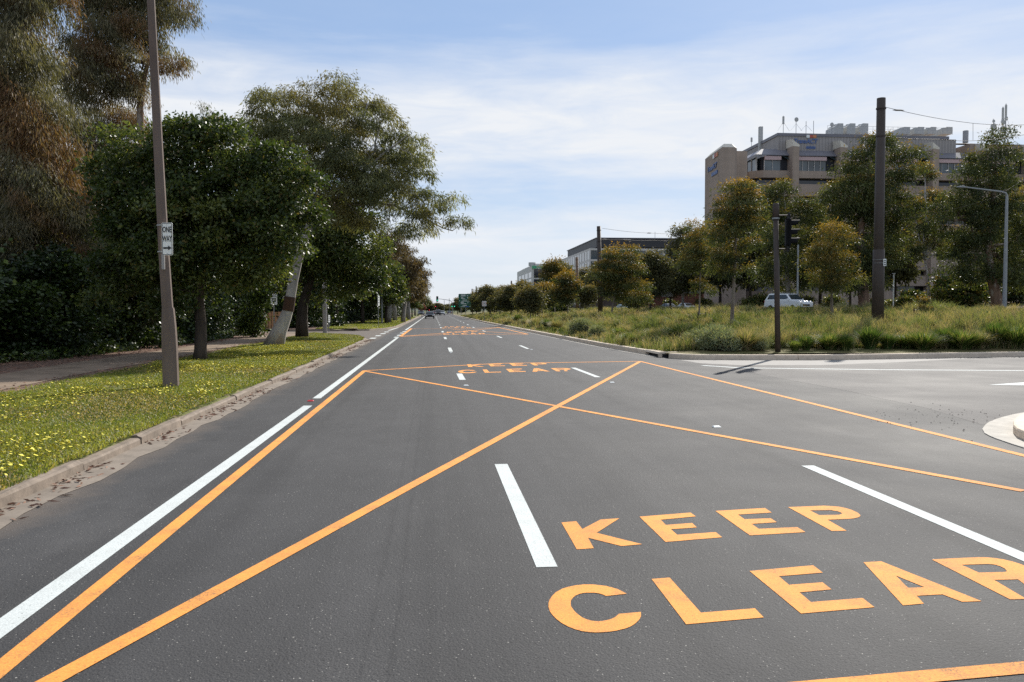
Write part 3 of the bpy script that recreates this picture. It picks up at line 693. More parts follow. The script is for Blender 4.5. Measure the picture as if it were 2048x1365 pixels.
# leaning white-barked gum
b = G(556, 690, .17); Yb = b.y
tp = ((545, 694), (559, 662), (569, 640), (576.5, 620), (580, 600), (587, 560), (596, 520), (605, 490), (619, 452), (632, 400), (645, 340), (662, 290))
tr = [P(x, z, Yb)-b for x, z in tp]; tr[0].z = -.2
WGP = [(450,262),(480,215),(530,175),(560,170),(600,178),(640,165),(665,146),(700,136),(740,152),(762,200),(802,232),(822,265),(862,298),(870,330),(862,352),(850,375),(882,375),(908,402),(938,445),(930,478),(902,494),(880,472),(862,452),(852,480),(842,500),(795,490),(740,488),(690,468),(640,455),(600,425),(560,380),(520,350),(480,320)]
wg = make_tree('white_gum_tree', b, tr, [.52, .36, .29, .245, .235, .225, .215, .20, .175, .14, .10, .06], [(0, 0, 5, 1, 1, 1)], M['leaf_white'], M['bark_white'], 135, .82, 24, 26, .23, .036, 1.1, tip_patch(1.4, .1, .5),
     'large white gum leaning right from the grass verge with a broad spreading crown', cat='tree', limb_r=.12, min_t=.62, twig=.02, jit=.25, spread=.15, flat=.8, poly=WGP, Y=Yb, inset=13, hole=-.25, nlimb=16, cap=120, rmin=.72, mindk=.85, limbs=[([P(x, y, Yb+d)-b for x, y, d in q], r0, r1) for q, r0, r1 in (
       (((619, 452, 0), (632, 425, -.2), (655, 405, -.4), (690, 382, -.7), (725, 345, -1), (748, 300, -1.2), (760, 250, -1.2)), .14, .03), (((628, 436, 0), (660, 425, .3), (700, 408, .6), (745, 404, .8), (790, 414, .8), (850, 436, .6), (905, 462, .4)), .13, .025),
       (((745, 404, .8), (790, 370, 1), (830, 330, 1.2), (850, 310, 1.2)), .06, .02), (((645, 340, 0), (675, 300, -.5), (712, 262, -.8), (735, 210, -1)), .10, .03), (((655, 310, 0), (640, 260, .6), (625, 215, 1)), .08, .025),
       (((632, 400, 0), (600, 340, 1), (570, 290, 1.6), (540, 240, 2)), .10, .025), (((600, 340, 1), (540, 320, 1.6), (500, 290, 2)), .06, .02), (((725, 345, -1), (780, 300, -1.6), (815, 270, -2)), .06, .02))])
MB().tube([P(x, z, Yb)-b for x, z in ((576, 622), (578, 610), (580.5, 594))], [.262, .256, .25], 12).build('trunk_band', M['wrap'], wg)
# broadleaf dark green tree near the lamp post
b = G(400, 719, .17); Yb = b.y
tr = [P(x, z, Yb)-b for x, z in ((400, 722), (401, 700), (402, 650), (398, 600), (405, 550), (410, 480), (415, 420))]; tr[0].z = -.1
ms = masses_px(b, Yb, [(400, 340, 85, 55, 0), (290, 370, 60, 60, .5), (510, 370, 75, 55, 0), (345, 300, 50, 40, 1), (470, 290, 55, 40, .5), (420, 440, 110, 60, -.5), (300, 470, 80, 60, 1), (540, 450, 70, 60, .5), (255, 300, 35, 35, 1.5), (420, 530, 110, 45, 1), (560, 330, 40, 35, 1), (240, 430, 45, 60, 2), (500, 520, 60, 40, 1.5), (300, 560, 70, 45, 2)])
make_tree('broadleaf_tree', b, tr, [.25, .2, .18, .16, .13, .1, .07], ms, M['leaf_green'], M['bark_dark'], 150, .64, 24, 27, .14, .075, .15, tip_rand(.04, .6),
     'dark green broadleaf tree on the verge just right of the tall lamp post', poly=[(190,330),(205,270),(250,250),(270,285),(310,270),(335,235),(375,240),(395,275),(425,240),(455,230),(490,262),(500,290),(540,285),(585,320),(610,345),(640,350),(628,400),(640,440),(600,470),(610,510),(570,560),(520,600),(450,580),(400,610),(330,640),(270,600),(210,640),(180,560),(205,460)], Y=Yb, inset=8, hole=-.7, cap=100, limb_r=.1, min_t=.4, spread=.17, twig=.014, shell=.6, rmin=.7, mindk=.85)
# dark two-stemmed tree behind the white gum
b = G(604, 675, .17); Yb = b.y
tr = [P(x, z, Yb)-b for x, z in ((604, 677), (604, 640), (606, 610), (618, 570), (630, 520), (640, 470))]; tr[0].z = -.1
ms = masses_px(b, Yb, [(600, 470, 60, 50, 0), (680, 450, 60, 50, 0), (700, 520, 60, 45, -1), (640, 540, 65, 35, 0), (570, 530, 45, 45, 1), (730, 470, 35, 40, 1), (660, 590, 40, 25, 2), (720, 570, 45, 30, 2), (540, 480, 40, 60, 2)])
make_tree('broadleaf_tree', b, tr, [.42, .34, .3, .25, .2, .12], ms, M['leaf_green'], M['bark_dark'], 80, .82, 20, 24, .2, .11, .15, tip_rand(.05, .6),
     'dark stout trunked broadleaf tree close behind the leaning white gum', poly=[(560,400),(620,378),(680,392),(740,418),(778,470),(772,540),(748,590),(700,612),(660,604),(640,588),(600,565),(560,595),(528,565),(528,450)], Y=Yb, inset=8, hole=-.55, cap=80, limb_r=.14, min_t=.3, spread=.28)
# tall weeping gums behind the path
def weeper(px, Y, trunkpx, poly, lobes, label, rad=.35, hole=-.35):
    b = P(px, 620, Y); b.z = .2
    tr = [P(x, z, Y)-b for x, z in trunkpx]; tr = [Vv((tr[0].x, 0, -.2))]+tr
    k = len(tr); make_tree('weeping_gum_tree', b, tr, [rad*(1-.8*i/(k-1)) for i in range(k)], [(0, 0, 5, 1, 1, 1)], M['leaf_weep'], M['bark_brown'], int(lobes*.6), .72, 20, 30, .24, .034, 1.9,
        tip_patch(.9, -.05, .85), label, limb_r=.11, min_t=.3, spread=.21, flat=1.3, twig=.018, jit=.25, poly=poly, Y=Y, inset=12, hole=hole, nlimb=14, cap=120, rmin=.7, mindk=.85)
weeper(60, 33, ((62, 500), (50, 350), (20, 230), (0, 120), (-40, 0)), [(-90,-110),(120,-110),(140,60),(115,180),(150,260),(192,330),(204,440),(192,520),(150,545),(112,505),(70,575),(30,575),(-90,610)], 290,
       'weeping gum at the left edge with drooping rusty foliage above the footpath', hole=.0)
weeper(270, 43, ((272, 430), (283, 300), (280, 215), (290, 150), (310, 60)), [(60,-110),(392,-110),(385,30),(397,90),(388,140),(404,190),(382,212),(350,178),(320,165),(300,215),(262,240),(240,200),(200,240),(130,230),(80,140),(120,60)], 230,
       'tall weeping gum rising behind the upper part of the lamp post', .3, hole=-.25)
weeper(150, 50, ((150, 400), (160, 300), (140, 200), (120, 120)), [(50,210),(120,190),(200,235),(240,195),(290,225),(335,235),(335,300),(330,400),(262,480),(180,480),(80,420),(50,300)], 190,
       'rust tinged gum farther back between the left edge gum and the lamp post', .3)
weeper(405, 62, ((405, 500), (410, 400), (412, 300)), [(372,240),(420,218),(450,262),(430,330),(380,330)], 34, 'slight gum with wispy top showing between the lamp post and the white gum', .16)
# shrubs of the dark hedge
def blob(masses, mat, lobes, lr, sub, per, L, Wd, tip, droop=.1, spread=.2, stem=True, name='shrub', loc=(0, 0, 0), label='', cat='shrub', group=None, bark='bark_dark'):
    t = empty(name, loc, label=label, cat=cat, group=group)
    Pq, D, LL, WW, tint, var, C = crown(masses, lobes, lr, sub, per, L, Wd, droop, tip, spread)
    Pq[:, 2] = np.maximum(Pq[:, 2], .03)
    m = MB()
    for c in C[::3]: m.tube(bez((c[0]*.25, c[1]*.25, -.1), c, .2, 3, .08), [.04, .03, .02, .012], 4, False)
    m.build('stem', M[bark], t); link('foliage', leaves('foliage', Pq, D, LL, WW, mat, tint, var), t); return t
proto = blob([(0, 0, 1.6, 2.6, 1.8, 1.7), (1.4, .3, 3.2, 1.7, 1.5, 1.5), (-1.4, .2, 3.0, 1.7, 1.5, 1.6), (0, .2, 4.3, 1.6, 1.4, 1.1), (0, -.3, .5, 2.7, 1.6, .6)], M['leaf_ivy'], 85, .7, 14, 22, .17, .11, tip_rand(.05, .5), loc=(-15.5, 24.2, .15), name='hedge_shrub', label='dark dense shrub of the hedge at the left edge of the view', group='dark shrubs behind the footpath')
for (x, y, s, rz, lb) in ((-13.6, 30.5, 1.0, 1.0, 'dark dense shrub of the hedge directly left of the lamp post base'), (-16.5, 28, 1.15, 2.1, 'taller dark shrub set back in the hedge left of the lamp post'), (-13.4, 36, 1.0, 2.9, 'dark dense shrub of the hedge just behind the lamp post'),
                      (-13.8, 42, 1.1, .4, 'dark dense shrub of the hedge behind the dark broadleaf trunk'), (-14.4, 48, 1.05, 1.4, 'dark dense shrub of the hedge right of the broadleaf trunk'), (-18.5, 37, 1.4, 0, 'large dark shrub deep behind the hedge middle'), (-15.8, 57, 1.0, 2.2, 'small dark shrub at the far end of the hedge before the side street'), (-19, 48, 1.5, .9, 'large dark shrub deep behind the hedge far end'), (-21, 30, 1.5, 1.8, 'large dark shrub deep behind the hedge near end'), (-18.5, 22.5, 1.2, .2, 'dark shrub at the near end of the hedge by the picture edge')):
    c = copy_tree(proto); c.location = (x, y, .15); c.scale = (s, s, s*(.7 if y < 31 else .92)); c.rotation_euler.z = rz; c['label'] = lb
blob([(0, 0, 1.2, .7, .7, 1.3), (.1, 0, 2.6, .6, .6, 1.2), (-.5, 0, .6, .8, .6, .6)], M['leaf_ivy'], 34, .38, 13, 20, .14, .09, tip_rand(.5, .55), loc=tuple(G(511, 676, .15)), name='ivy_column', label='narrow ivy covered stump at the bright end of the hedge by the side street', cat='shrub')
# beyond the side street
proto2 = None
far_row = [  # px, base py, scale, species, label
 (520, 664, 1.0, 'g', 'dense dark tree behind the small post sign left of the white gum'), (630, 662, .95, 'g', 'dense dark tree across the side street behind the pale concrete post'), (700, 660, 1.0, 'g', 'dense dark tree across the side street at the start of the dirt path'),
 (560, 655, 1.35, 'b', 'tall olive tree far behind the trunk of the white gum'), (690, 652, 1.2, 'b', 'tall olive brown tree behind the dirt path'), (745, 652, .8, 'g', 'green tree just left of the slim street lamp')]
def std_tree(name, seed_masses, leafm, barkm, lobes, lobe_r, sub, per, L, Wd, droop, tip, trunk, radii, loc, label, group, limb_r=.1, spread=.3, flat=.7, twig=.025):
    return make_tree(name, loc, trunk, radii, seed_masses, leafm, barkm, lobes, lobe_r, sub, per, L, Wd, droop, tip, label, group, limb_r=limb_r, spread=spread, flat=flat, twig=twig)
GL = 'street trees on the left beyond the side street'
dg_tree = std_tree('broadleaf_tree', [(0, 0, 5.6, 3.2, 3.0, 2.2), (1.7, 0, 4.2, 2.0, 2.0, 1.6), (-1.9, .3, 4.4, 2.0, 2.0, 1.8), (0, -1, 3.2, 2.4, 1.8, 1.1), (.4, 0, 7.2, 1.6, 1.6, 1.0)], M['leaf_green'], M['bark_dark'], 75, .95, 12, 17, .30, .17, .2, tip_rand(.06, .6),
     [(0, 0, -.2), (0, 0, 1.2), (.1, 0, 2.6), (0, .1, 4.2), (0, 0, 6)], [.26, .2, .17, .13, .06], (0, 0, 0), 'x', GL)
br_tree = std_tree('brown_gum_tree', [(0, 0, 7.2, 2.6, 2.6, 1.9), (1.9, 0, 5.7, 2.1, 2.0, 1.5), (-1.9, 0, 6.0, 2.0, 2.0, 1.6), (.4, 0, 9.3, 1.9, 1.9, 1.3), (1.0, -.6, 4.1, 1.7, 1.6, 1.0), (-1.0, .4, 4.3, 1.6, 1.6, .9), (2.9, 0, 7.2, 1.0, 1.0, .9)], M['leaf_brown'], M['bark_white'], 85, .85, 12, 17, .36, .10, 1.0, tip_patch(1.5, .3, .6),
     [(0, 0, -.2), (.05, 0, 1.4), (.35, 0, 3.0), (.6, .1, 5), (.5, 0, 7), (.4, 0, 8.5)], [.36, .3, .26, .2, .13, .06], (0, 0, 0), 'x', GL)
first = {'g': True, 'b': True}
def place_far(kind, x, y, s, rz, label, grp=GL, z=.17, sz=None):
    src = dg_tree if kind == 'g' else br_tree
    o = src if first[kind] else copy_tree(src); first[kind] = False
    o.location = (x, y, z); o.scale = (s, s, sz or s); o.rotation_euler.z = rz; o['label'] = label; o['group'] = grp
for i, (px, Y, s, k, rz, lb) in enumerate((
  (535, 80, 1.25, 'g', .3, 'dense dark tree across the side street behind the small post sign'), (610, 84, 1.2, 'g', 1.2, 'dense dark tree across the side street left of the pale concrete post'),
  (672, 88, 1.15, 'g', 2.2, 'dense dark tree across the side street at the start of the dirt path'), (725, 100, 1.15, 'g', 3.1, 'dark tree left of the slim street lamp shading the dirt path'),
  (570, 105, 1.7, 'g', 4, 'large dark tree set far back behind the white gum trunk'), (480, 92, 1.7, 'g', 5, 'large dark tree set far back behind the ivy covered stump'),
  (772, 101, .92, 'g', .8, 'small green tree immediately right of the slim street lamp'), (777, 108, 1.12, 'b', 0, 'pale trunked gum just right of the slim street lamp'),
  (806, 112, .95, 'b', .5, 'leaning pale trunked gum standing second in the row beyond the lamp'), (790, 125, 1.1, 'b', 2.4, 'brownish gum between the two pale trunks, a little farther back'), (818, 138, .95, 'b', 2.0, 'brown gum in the middle of the far row above the left kerb'),
  (800, 150, 1.3, 'b', 3.9, 'tall brown gum standing behind the middle of the far row'), (829, 165, 1.05, 'b', 3.3, 'brown crowned gum whose foliage overhangs the edge line'), (826, 195, 1.3, 'b', 1.1, 'tall brown gum near the end of the left row'),
  (841, 232, 1.15, 'b', 4.4, 'farthest brown gum at the end of the left row near the black car'), (838, 180, .75, 'g', 1.9, 'low green tree under the far end of the left row'), (847, 280, 1.0, 'g', 2.9, 'small distant green tree left of the black car'))):
    p = P(px, 620, Y); place_far(k, p.x-(1.5 if Y > 140 else 0), Y, s, rz, lb)
for i in range(24):
    Y = 76+i*6.5; c = copy_tree(proto); x = (-12.6 if i < 8 else -11.2)-1.2*random.random(); sc = 1.15+.5*random.random(); c.location = (x, Y, .1); c.scale = (sc, sc, sc*.95); c.rotation_euler.z = i*2.3
    c['label'] = 'dark undergrowth shrub in the thicket behind the street trees beyond the side street'; c['group'] = 'thicket behind the street trees beyond the side street'
for i, (x, y, sc) in enumerate(((-19, 79, 1.7), (-25, 78, 2.0), (-32, 76, 2.0), (-16, 96, 2.0), (-21, 110, 2.2), (-40, 75, 2.1), (-23, 60.5-8, 1.2))):
    c = copy_tree(proto); c.location = (x, y, .1); c.scale = (sc, sc, sc); c.rotation_euler.z = i*1.7
    c['label'] = 'tall dark bush in the deep shade far left beyond the side street'; c['group'] = 'tall bushes far left beyond the side street'
p = P(843, 620, 215); t = blob([(0, 0, 2.3, .8, .8, .7)], M['leaf_red'], 9, .4, 10, 10, .3, .2, tip_rand(0, 0), loc=(p.x, 215, .1), name='red_leaf_tree', label='small red leaved tree at the far end of the left verge', cat='tree')

# ---------------------------------------------------------------- right hand trees
GR = 'gums in the grassy median and beyond it'
def rtree_(px, Y, trunkpx, lst, lobes, label, leafm='leaf_young', barkm='bark_young', lr=.5, L=.2, Wd=.055, rad=.1, per=20, sub=12, tip=None, droop=.6, name='young_gum_tree', spread=.2, limb=.05, min_t=.35, base=None, flat=.7, poly=None, hole=-.2, inset=7):
    w = P(px, 620, Y); z = zright(w.x, w.y) if base is None else base; b = Vv((w.x, w.y, z))
    tr = [P(x, y, Y)-b for x, y in trunkpx]; tr = [Vv((tr[0].x*.9, 0, -.3))]+tr; k = len(tr)
    return make_tree(name, b, tr, [rad*(1.1-.85*i/(k-1)) for i in range(k)], masses_px(b, Y, lst), M[leafm], M[barkm], lobes, lr, sub, per, L, Wd, droop, tip or tip_orange(-.1, 1.0), label, GR, limb_r=limb, spread=spread, min_t=min_t, twig=.008+Y*.00012, flat=flat, poly=poly, Y=Y, hole=hole, inset=inset, nlimb=10, cap=70, rmin=.72, mindk=.7)
def rtree(px, Y, trunkpx, lst, lobes, label, **k):
    if k.get('poly') is not None: k['lr'] = k.get('lr', .5)*1.55; lobes = int(lobes*.5); k['sub'] = int(k.get('sub', 12)*2.1)
    return rtree_(px, Y, trunkpx, lst, lobes, label, **k)
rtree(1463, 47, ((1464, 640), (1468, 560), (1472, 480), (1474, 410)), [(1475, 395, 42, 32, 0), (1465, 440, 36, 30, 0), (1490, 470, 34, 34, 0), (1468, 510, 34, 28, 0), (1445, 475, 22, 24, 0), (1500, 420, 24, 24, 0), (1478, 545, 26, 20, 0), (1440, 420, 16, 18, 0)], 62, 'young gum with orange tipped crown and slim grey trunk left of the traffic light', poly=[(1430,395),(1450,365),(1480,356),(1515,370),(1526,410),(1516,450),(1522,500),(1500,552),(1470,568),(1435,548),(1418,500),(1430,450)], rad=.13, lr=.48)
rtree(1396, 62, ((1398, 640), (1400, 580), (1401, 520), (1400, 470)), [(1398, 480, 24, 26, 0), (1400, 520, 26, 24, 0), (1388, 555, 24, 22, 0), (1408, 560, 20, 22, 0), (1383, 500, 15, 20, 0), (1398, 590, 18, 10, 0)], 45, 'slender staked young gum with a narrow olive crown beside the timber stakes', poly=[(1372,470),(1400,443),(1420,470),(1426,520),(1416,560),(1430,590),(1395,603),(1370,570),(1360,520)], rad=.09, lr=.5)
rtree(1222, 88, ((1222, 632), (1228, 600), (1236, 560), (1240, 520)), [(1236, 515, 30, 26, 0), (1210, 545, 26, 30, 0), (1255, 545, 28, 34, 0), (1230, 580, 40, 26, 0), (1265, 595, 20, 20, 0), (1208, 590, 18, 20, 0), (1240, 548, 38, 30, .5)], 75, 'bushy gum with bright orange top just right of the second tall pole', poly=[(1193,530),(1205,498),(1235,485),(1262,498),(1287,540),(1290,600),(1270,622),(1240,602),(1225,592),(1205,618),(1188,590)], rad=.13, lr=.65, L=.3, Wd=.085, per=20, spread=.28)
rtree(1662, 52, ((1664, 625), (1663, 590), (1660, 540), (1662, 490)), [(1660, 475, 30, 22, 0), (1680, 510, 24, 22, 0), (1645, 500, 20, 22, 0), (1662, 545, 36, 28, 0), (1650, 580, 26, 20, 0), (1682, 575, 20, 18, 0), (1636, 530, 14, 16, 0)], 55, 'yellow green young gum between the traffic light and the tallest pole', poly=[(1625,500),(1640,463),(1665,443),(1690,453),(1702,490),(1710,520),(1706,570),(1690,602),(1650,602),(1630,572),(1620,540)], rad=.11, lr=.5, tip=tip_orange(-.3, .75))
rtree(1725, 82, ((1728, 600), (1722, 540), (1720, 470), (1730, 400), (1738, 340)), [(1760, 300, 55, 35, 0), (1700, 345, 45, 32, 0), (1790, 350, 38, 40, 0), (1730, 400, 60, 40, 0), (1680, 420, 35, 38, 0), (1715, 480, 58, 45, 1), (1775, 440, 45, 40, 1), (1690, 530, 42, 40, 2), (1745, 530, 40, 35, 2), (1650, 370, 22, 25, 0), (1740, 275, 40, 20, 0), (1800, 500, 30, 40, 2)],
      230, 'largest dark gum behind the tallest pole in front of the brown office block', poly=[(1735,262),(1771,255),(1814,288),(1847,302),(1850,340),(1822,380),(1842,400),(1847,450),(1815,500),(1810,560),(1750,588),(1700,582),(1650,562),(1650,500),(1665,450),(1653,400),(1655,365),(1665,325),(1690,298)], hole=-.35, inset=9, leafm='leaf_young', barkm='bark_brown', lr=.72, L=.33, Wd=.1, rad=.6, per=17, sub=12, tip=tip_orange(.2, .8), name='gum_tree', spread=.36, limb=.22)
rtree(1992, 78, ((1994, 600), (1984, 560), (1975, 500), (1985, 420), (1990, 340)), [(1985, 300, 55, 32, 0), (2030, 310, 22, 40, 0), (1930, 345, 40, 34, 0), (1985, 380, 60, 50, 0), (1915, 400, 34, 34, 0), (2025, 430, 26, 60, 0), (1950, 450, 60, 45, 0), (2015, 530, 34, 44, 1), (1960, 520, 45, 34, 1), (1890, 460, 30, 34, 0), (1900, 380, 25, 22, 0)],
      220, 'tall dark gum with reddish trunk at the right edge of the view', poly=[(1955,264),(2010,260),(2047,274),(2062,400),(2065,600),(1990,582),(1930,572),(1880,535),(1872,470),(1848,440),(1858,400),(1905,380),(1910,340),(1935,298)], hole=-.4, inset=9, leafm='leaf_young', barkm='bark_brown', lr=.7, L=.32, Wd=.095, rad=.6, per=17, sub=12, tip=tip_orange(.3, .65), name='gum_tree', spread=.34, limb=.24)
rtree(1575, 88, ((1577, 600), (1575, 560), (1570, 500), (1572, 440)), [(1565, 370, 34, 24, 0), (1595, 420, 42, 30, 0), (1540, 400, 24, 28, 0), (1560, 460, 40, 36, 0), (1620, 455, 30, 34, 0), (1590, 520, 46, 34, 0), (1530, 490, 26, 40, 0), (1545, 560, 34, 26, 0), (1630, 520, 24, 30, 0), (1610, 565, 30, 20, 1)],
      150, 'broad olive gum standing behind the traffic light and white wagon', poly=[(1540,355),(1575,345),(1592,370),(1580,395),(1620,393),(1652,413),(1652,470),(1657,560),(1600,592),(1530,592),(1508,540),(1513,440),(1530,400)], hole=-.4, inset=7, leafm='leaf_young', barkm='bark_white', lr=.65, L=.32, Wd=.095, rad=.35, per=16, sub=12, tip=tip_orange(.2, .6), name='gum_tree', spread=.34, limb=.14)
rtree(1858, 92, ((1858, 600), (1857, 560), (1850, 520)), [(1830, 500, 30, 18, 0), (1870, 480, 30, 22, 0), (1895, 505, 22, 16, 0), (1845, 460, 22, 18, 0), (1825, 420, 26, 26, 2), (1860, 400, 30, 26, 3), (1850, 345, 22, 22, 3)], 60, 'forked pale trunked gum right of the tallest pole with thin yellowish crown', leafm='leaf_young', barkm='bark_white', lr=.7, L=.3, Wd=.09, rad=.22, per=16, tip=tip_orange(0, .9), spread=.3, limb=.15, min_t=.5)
rtree(1895, 98, ((1896, 600), (1893, 560), (1885, 520)), [(1885, 500, 20, 20, 0), (1905, 480, 24, 24, 0), (1860, 440, 26, 24, 0)], 30, 'thin trunked gum between the forked pale gum and the right edge gum', leafm='leaf_young', barkm='bark_brown', lr=.7, L=.3, Wd=.09, rad=.2, per=16, spread=.3, limb=.1, min_t=.5)
rtree(1365, 120, ((1366, 610), (1365, 560), (1368, 520)), [(1365, 470, 22, 22, 0), (1385, 500, 28, 30, 0), (1350, 510, 24, 26, 0), (1370, 550, 36, 30, 0), (1345, 570, 24, 24, 0), (1395, 560, 24, 30, 0)], 70, 'grey green gum left of the brown office block standing behind the staked tree', leafm='leaf_far', barkm='bark_white', lr=1.0, L=.42, Wd=.14, rad=.25, per=15, name='gum_tree', spread=.4, tip=tip_orange(.2, .4), limb=.12)
rtree(1300, 112, ((1301, 612), (1300, 570), (1302, 530)), [(1300, 520, 26, 20, 0), (1322, 545, 22, 22, 0), (1285, 550, 18, 20, 0), (1305, 580, 26, 18, 0), (1325, 520, 14, 16, 0)], 55, 'rounded dark olive gum below the white framed windows of the dark roofed block', leafm='leaf_far', barkm='bark_dark', lr=.9, L=.4, Wd=.13, rad=.2, per=15, name='gum_tree', spread=.38, tip=tip_orange(.2, .5))
rtree(1340, 135, ((1341, 608), (1340, 570), (1339, 540)), [(1330, 545, 20, 18, 0), (1350, 540, 20, 18, 0), (1340, 575, 28, 18, 0)], 40, 'brownish gum above the grey sign board beside the far road', leafm='leaf_brown', barkm='bark_dark', lr=.9, L=.42, Wd=.14, rad=.2, per=15, name='gum_tree', spread=.4, tip=tip_orange(.1, .5))
rtree(1276, 100, ((1276, 620), (1275, 590)), [(1274, 585, 14, 20, 0), (1262, 605, 14, 14, 0), (1285, 600, 12, 14, 0)], 28, 'small yellow topped gum tucked against the right side of the orange topped gum', lr=.6, L=.32, Wd=.1, rad=.1, per=15, tip=tip_orange(-.3, .9), spread=.3)
rtree(1135, 105, ((1136, 628), (1134, 600), (1132, 575)), [(1133, 560, 19, 17, 0), (1145, 580, 15, 17, 0), (1120, 585, 15, 17, 0), (1136, 600, 18, 12, 0)], 42, 'bushy olive gum between the brown timber pole and the tall thin topped gum', lr=.65, L=.34, Wd=.1, rad=.1, per=15, spread=.32)
rtree(1110, 140, ((1110, 622), (1109, 580), (1106, 550)), [(1105, 532, 17, 15, 0), (1116, 545, 12, 12, 0), (1098, 550, 12, 12, 0), (1108, 575, 12, 14, 0)], 40, 'tall thin gum with yellowish top in front of the pale office with green lettering', leafm='leaf_young', lr=.8, L=.42, Wd=.13, rad=.13, per=14, spread=.4, tip=tip_orange(-.3, .7))
rtree(1061, 92, ((1061, 632), (1060, 605)), [(1060, 590, 22, 18, 0), (1075, 598, 16, 16, 0), (1046, 600, 14, 16, 0), (1060, 612, 22, 10, 0)], 42, 'low round gum with grey green crown in the median below the pale office', leafm='leaf_far', lr=.6, L=.32, Wd=.1, rad=.09, per=15, spread=.3, tip=tip_orange(0, .5))
rtree(1084, 120, ((1084, 626), (1083, 600)), [(1080, 585, 16, 14, 0), (1096, 580, 15, 15, 0), (1088, 605, 20, 13, 0), (1104, 600, 12, 14, 0)], 40, 'orange tinged gum right of the low round one below the pale office', lr=.75, L=.38, Wd=.12, rad=.1, per=14, spread=.36, tip=tip_orange(-.2, .9))
rtree(1158, 150, ((1160, 618), (1160, 595)), [(1160, 585, 15, 20, 0), (1172, 600, 14, 14, 0), (1182, 585, 12, 22, 0)], 36, 'thin grey green gum between the brown timber pole and the second tall pole', leafm='leaf_far', lr=.9, L=.45, Wd=.14, rad=.12, per=13, spread=.4, tip=tip_orange(0, .5))
GM = 'distant gums along the median'
fm = std_tree('distant_gum_tree', [(0, 0, 4.2, 1.8, 1.7, 1.5), (1.1, 0, 3.2, 1.3, 1.2, 1.1), (-1.1, 0, 3.3, 1.3, 1.2, 1.2), (.2, 0, 5.4, 1.1, 1.1, .9), (0, 0, 2.2, 1.6, 1.2, .7)], M['leaf_far'], M['bark_dark'], 34, .85, 20, 12, .36, .13, .5, tip_orange(.1, .55),
     [(0, 0, -.3), (0, 0, 1), (.1, 0, 2.4), (0, 0, 4.4)], [.13, .1, .08, .03], (0, 0, 0), 'x', GM, limb_r=.06)
lst = [(1022, 132, 1.0, 'distant gum with a brownish crown left of the low round gum'), (1036, 165, 1.25, 'distant taller gum beside the fourth pole'), (1000, 150, .95, 'distant gum at the thin gap of sky right of the speed sign'), (1008, 205, 1.35, 'distant dark gum behind the gap of sky'),
       (980, 165, 1.2, 'distant broad gum directly above and right of the speed sign'), (966, 190, 1.25, 'distant dark gum directly behind the speed sign'), (953, 250, 1.2, 'distant gum just right of the green direction sign'), (945, 262, 1.3, 'distant gum partly covered by the green direction sign'),
       (915, 300, 1.1, 'distant orange topped gum left of the green direction sign'), (1050, 230, 1.7, 'distant gum below the left end of the pale office'), (990, 260, 1.5, 'distant gum far back between the speed sign and the sky gap'), (924, 340, 1.4, 'distant gum behind the left edge of the green sign')]
for i, (px, Y, s, lb) in enumerate(lst):
    o = fm if i == 0 else copy_tree(fm); p = P(px, 620, Y); o.location = (p.x, Y, zright(p.x, Y)); o.scale = (s, s, s*.82); o.rotation_euler.z = i*1.3; o['label'] = lb
for i in range(20):
    Y = 150+i*14; px = 1120-i*10.5+random.uniform(-8, 8); c = copy_tree(proto); p = P(px, 620, Y); sc = .5+.3*random.random(); c.location = (max(p.x, 12), Y, zright(max(p.x, 12), Y)-.3); c.scale = (sc, sc, sc*.75); c.rotation_euler.z = i*1.9
    c['label'] = 'dark low bush under the distant gums along the median'; c['group'] = 'low bushes under the distant median gums'
GB = 'gums on the bank before the office blocks'
for i, (px, Y, s, lb) in enumerate(((1200, 190, 1.8, 'gum on the bank behind the orange topped gum and the second tall pole'), (1262, 175, 1.6, 'gum on the bank in front of the dark roofed block, left of centre'), (1310, 180, 1.75, 'gum on the bank behind the grey sign board'), (1400, 128, 2.0, 'dark gum at the foot of the brown tower left corner'),
        (1440, 112, 2.1, 'dark gum in front of the brown tower base'), (1500, 108, 2.2, 'dark gum behind the crown of the slim grey trunked gum'), (1640, 110, 2.2, 'dark gum behind the yellow green young gum'), (1790, 112, 1.9, 'dark gum right of the tallest pole near the block wall'), (2060, 100, 2.3, 'dark gum behind the right edge lamp column'), (1130, 240, 2.2, 'gum in front of the pale office near its right end'), (1165, 250, 2.0, 'gum below the white framed side windows'), (1700, 105, 1.7, 'dark gum low behind the largest gum'))):
    o = copy_tree(fm); p = P(px, 620, Y); o.location = (p.x, Y, zright(p.x, Y)); o.scale = (s*.95, s*.95, s); o.rotation_euler.z = i*1.9+.5; o['label'] = lb; o['group'] = GB
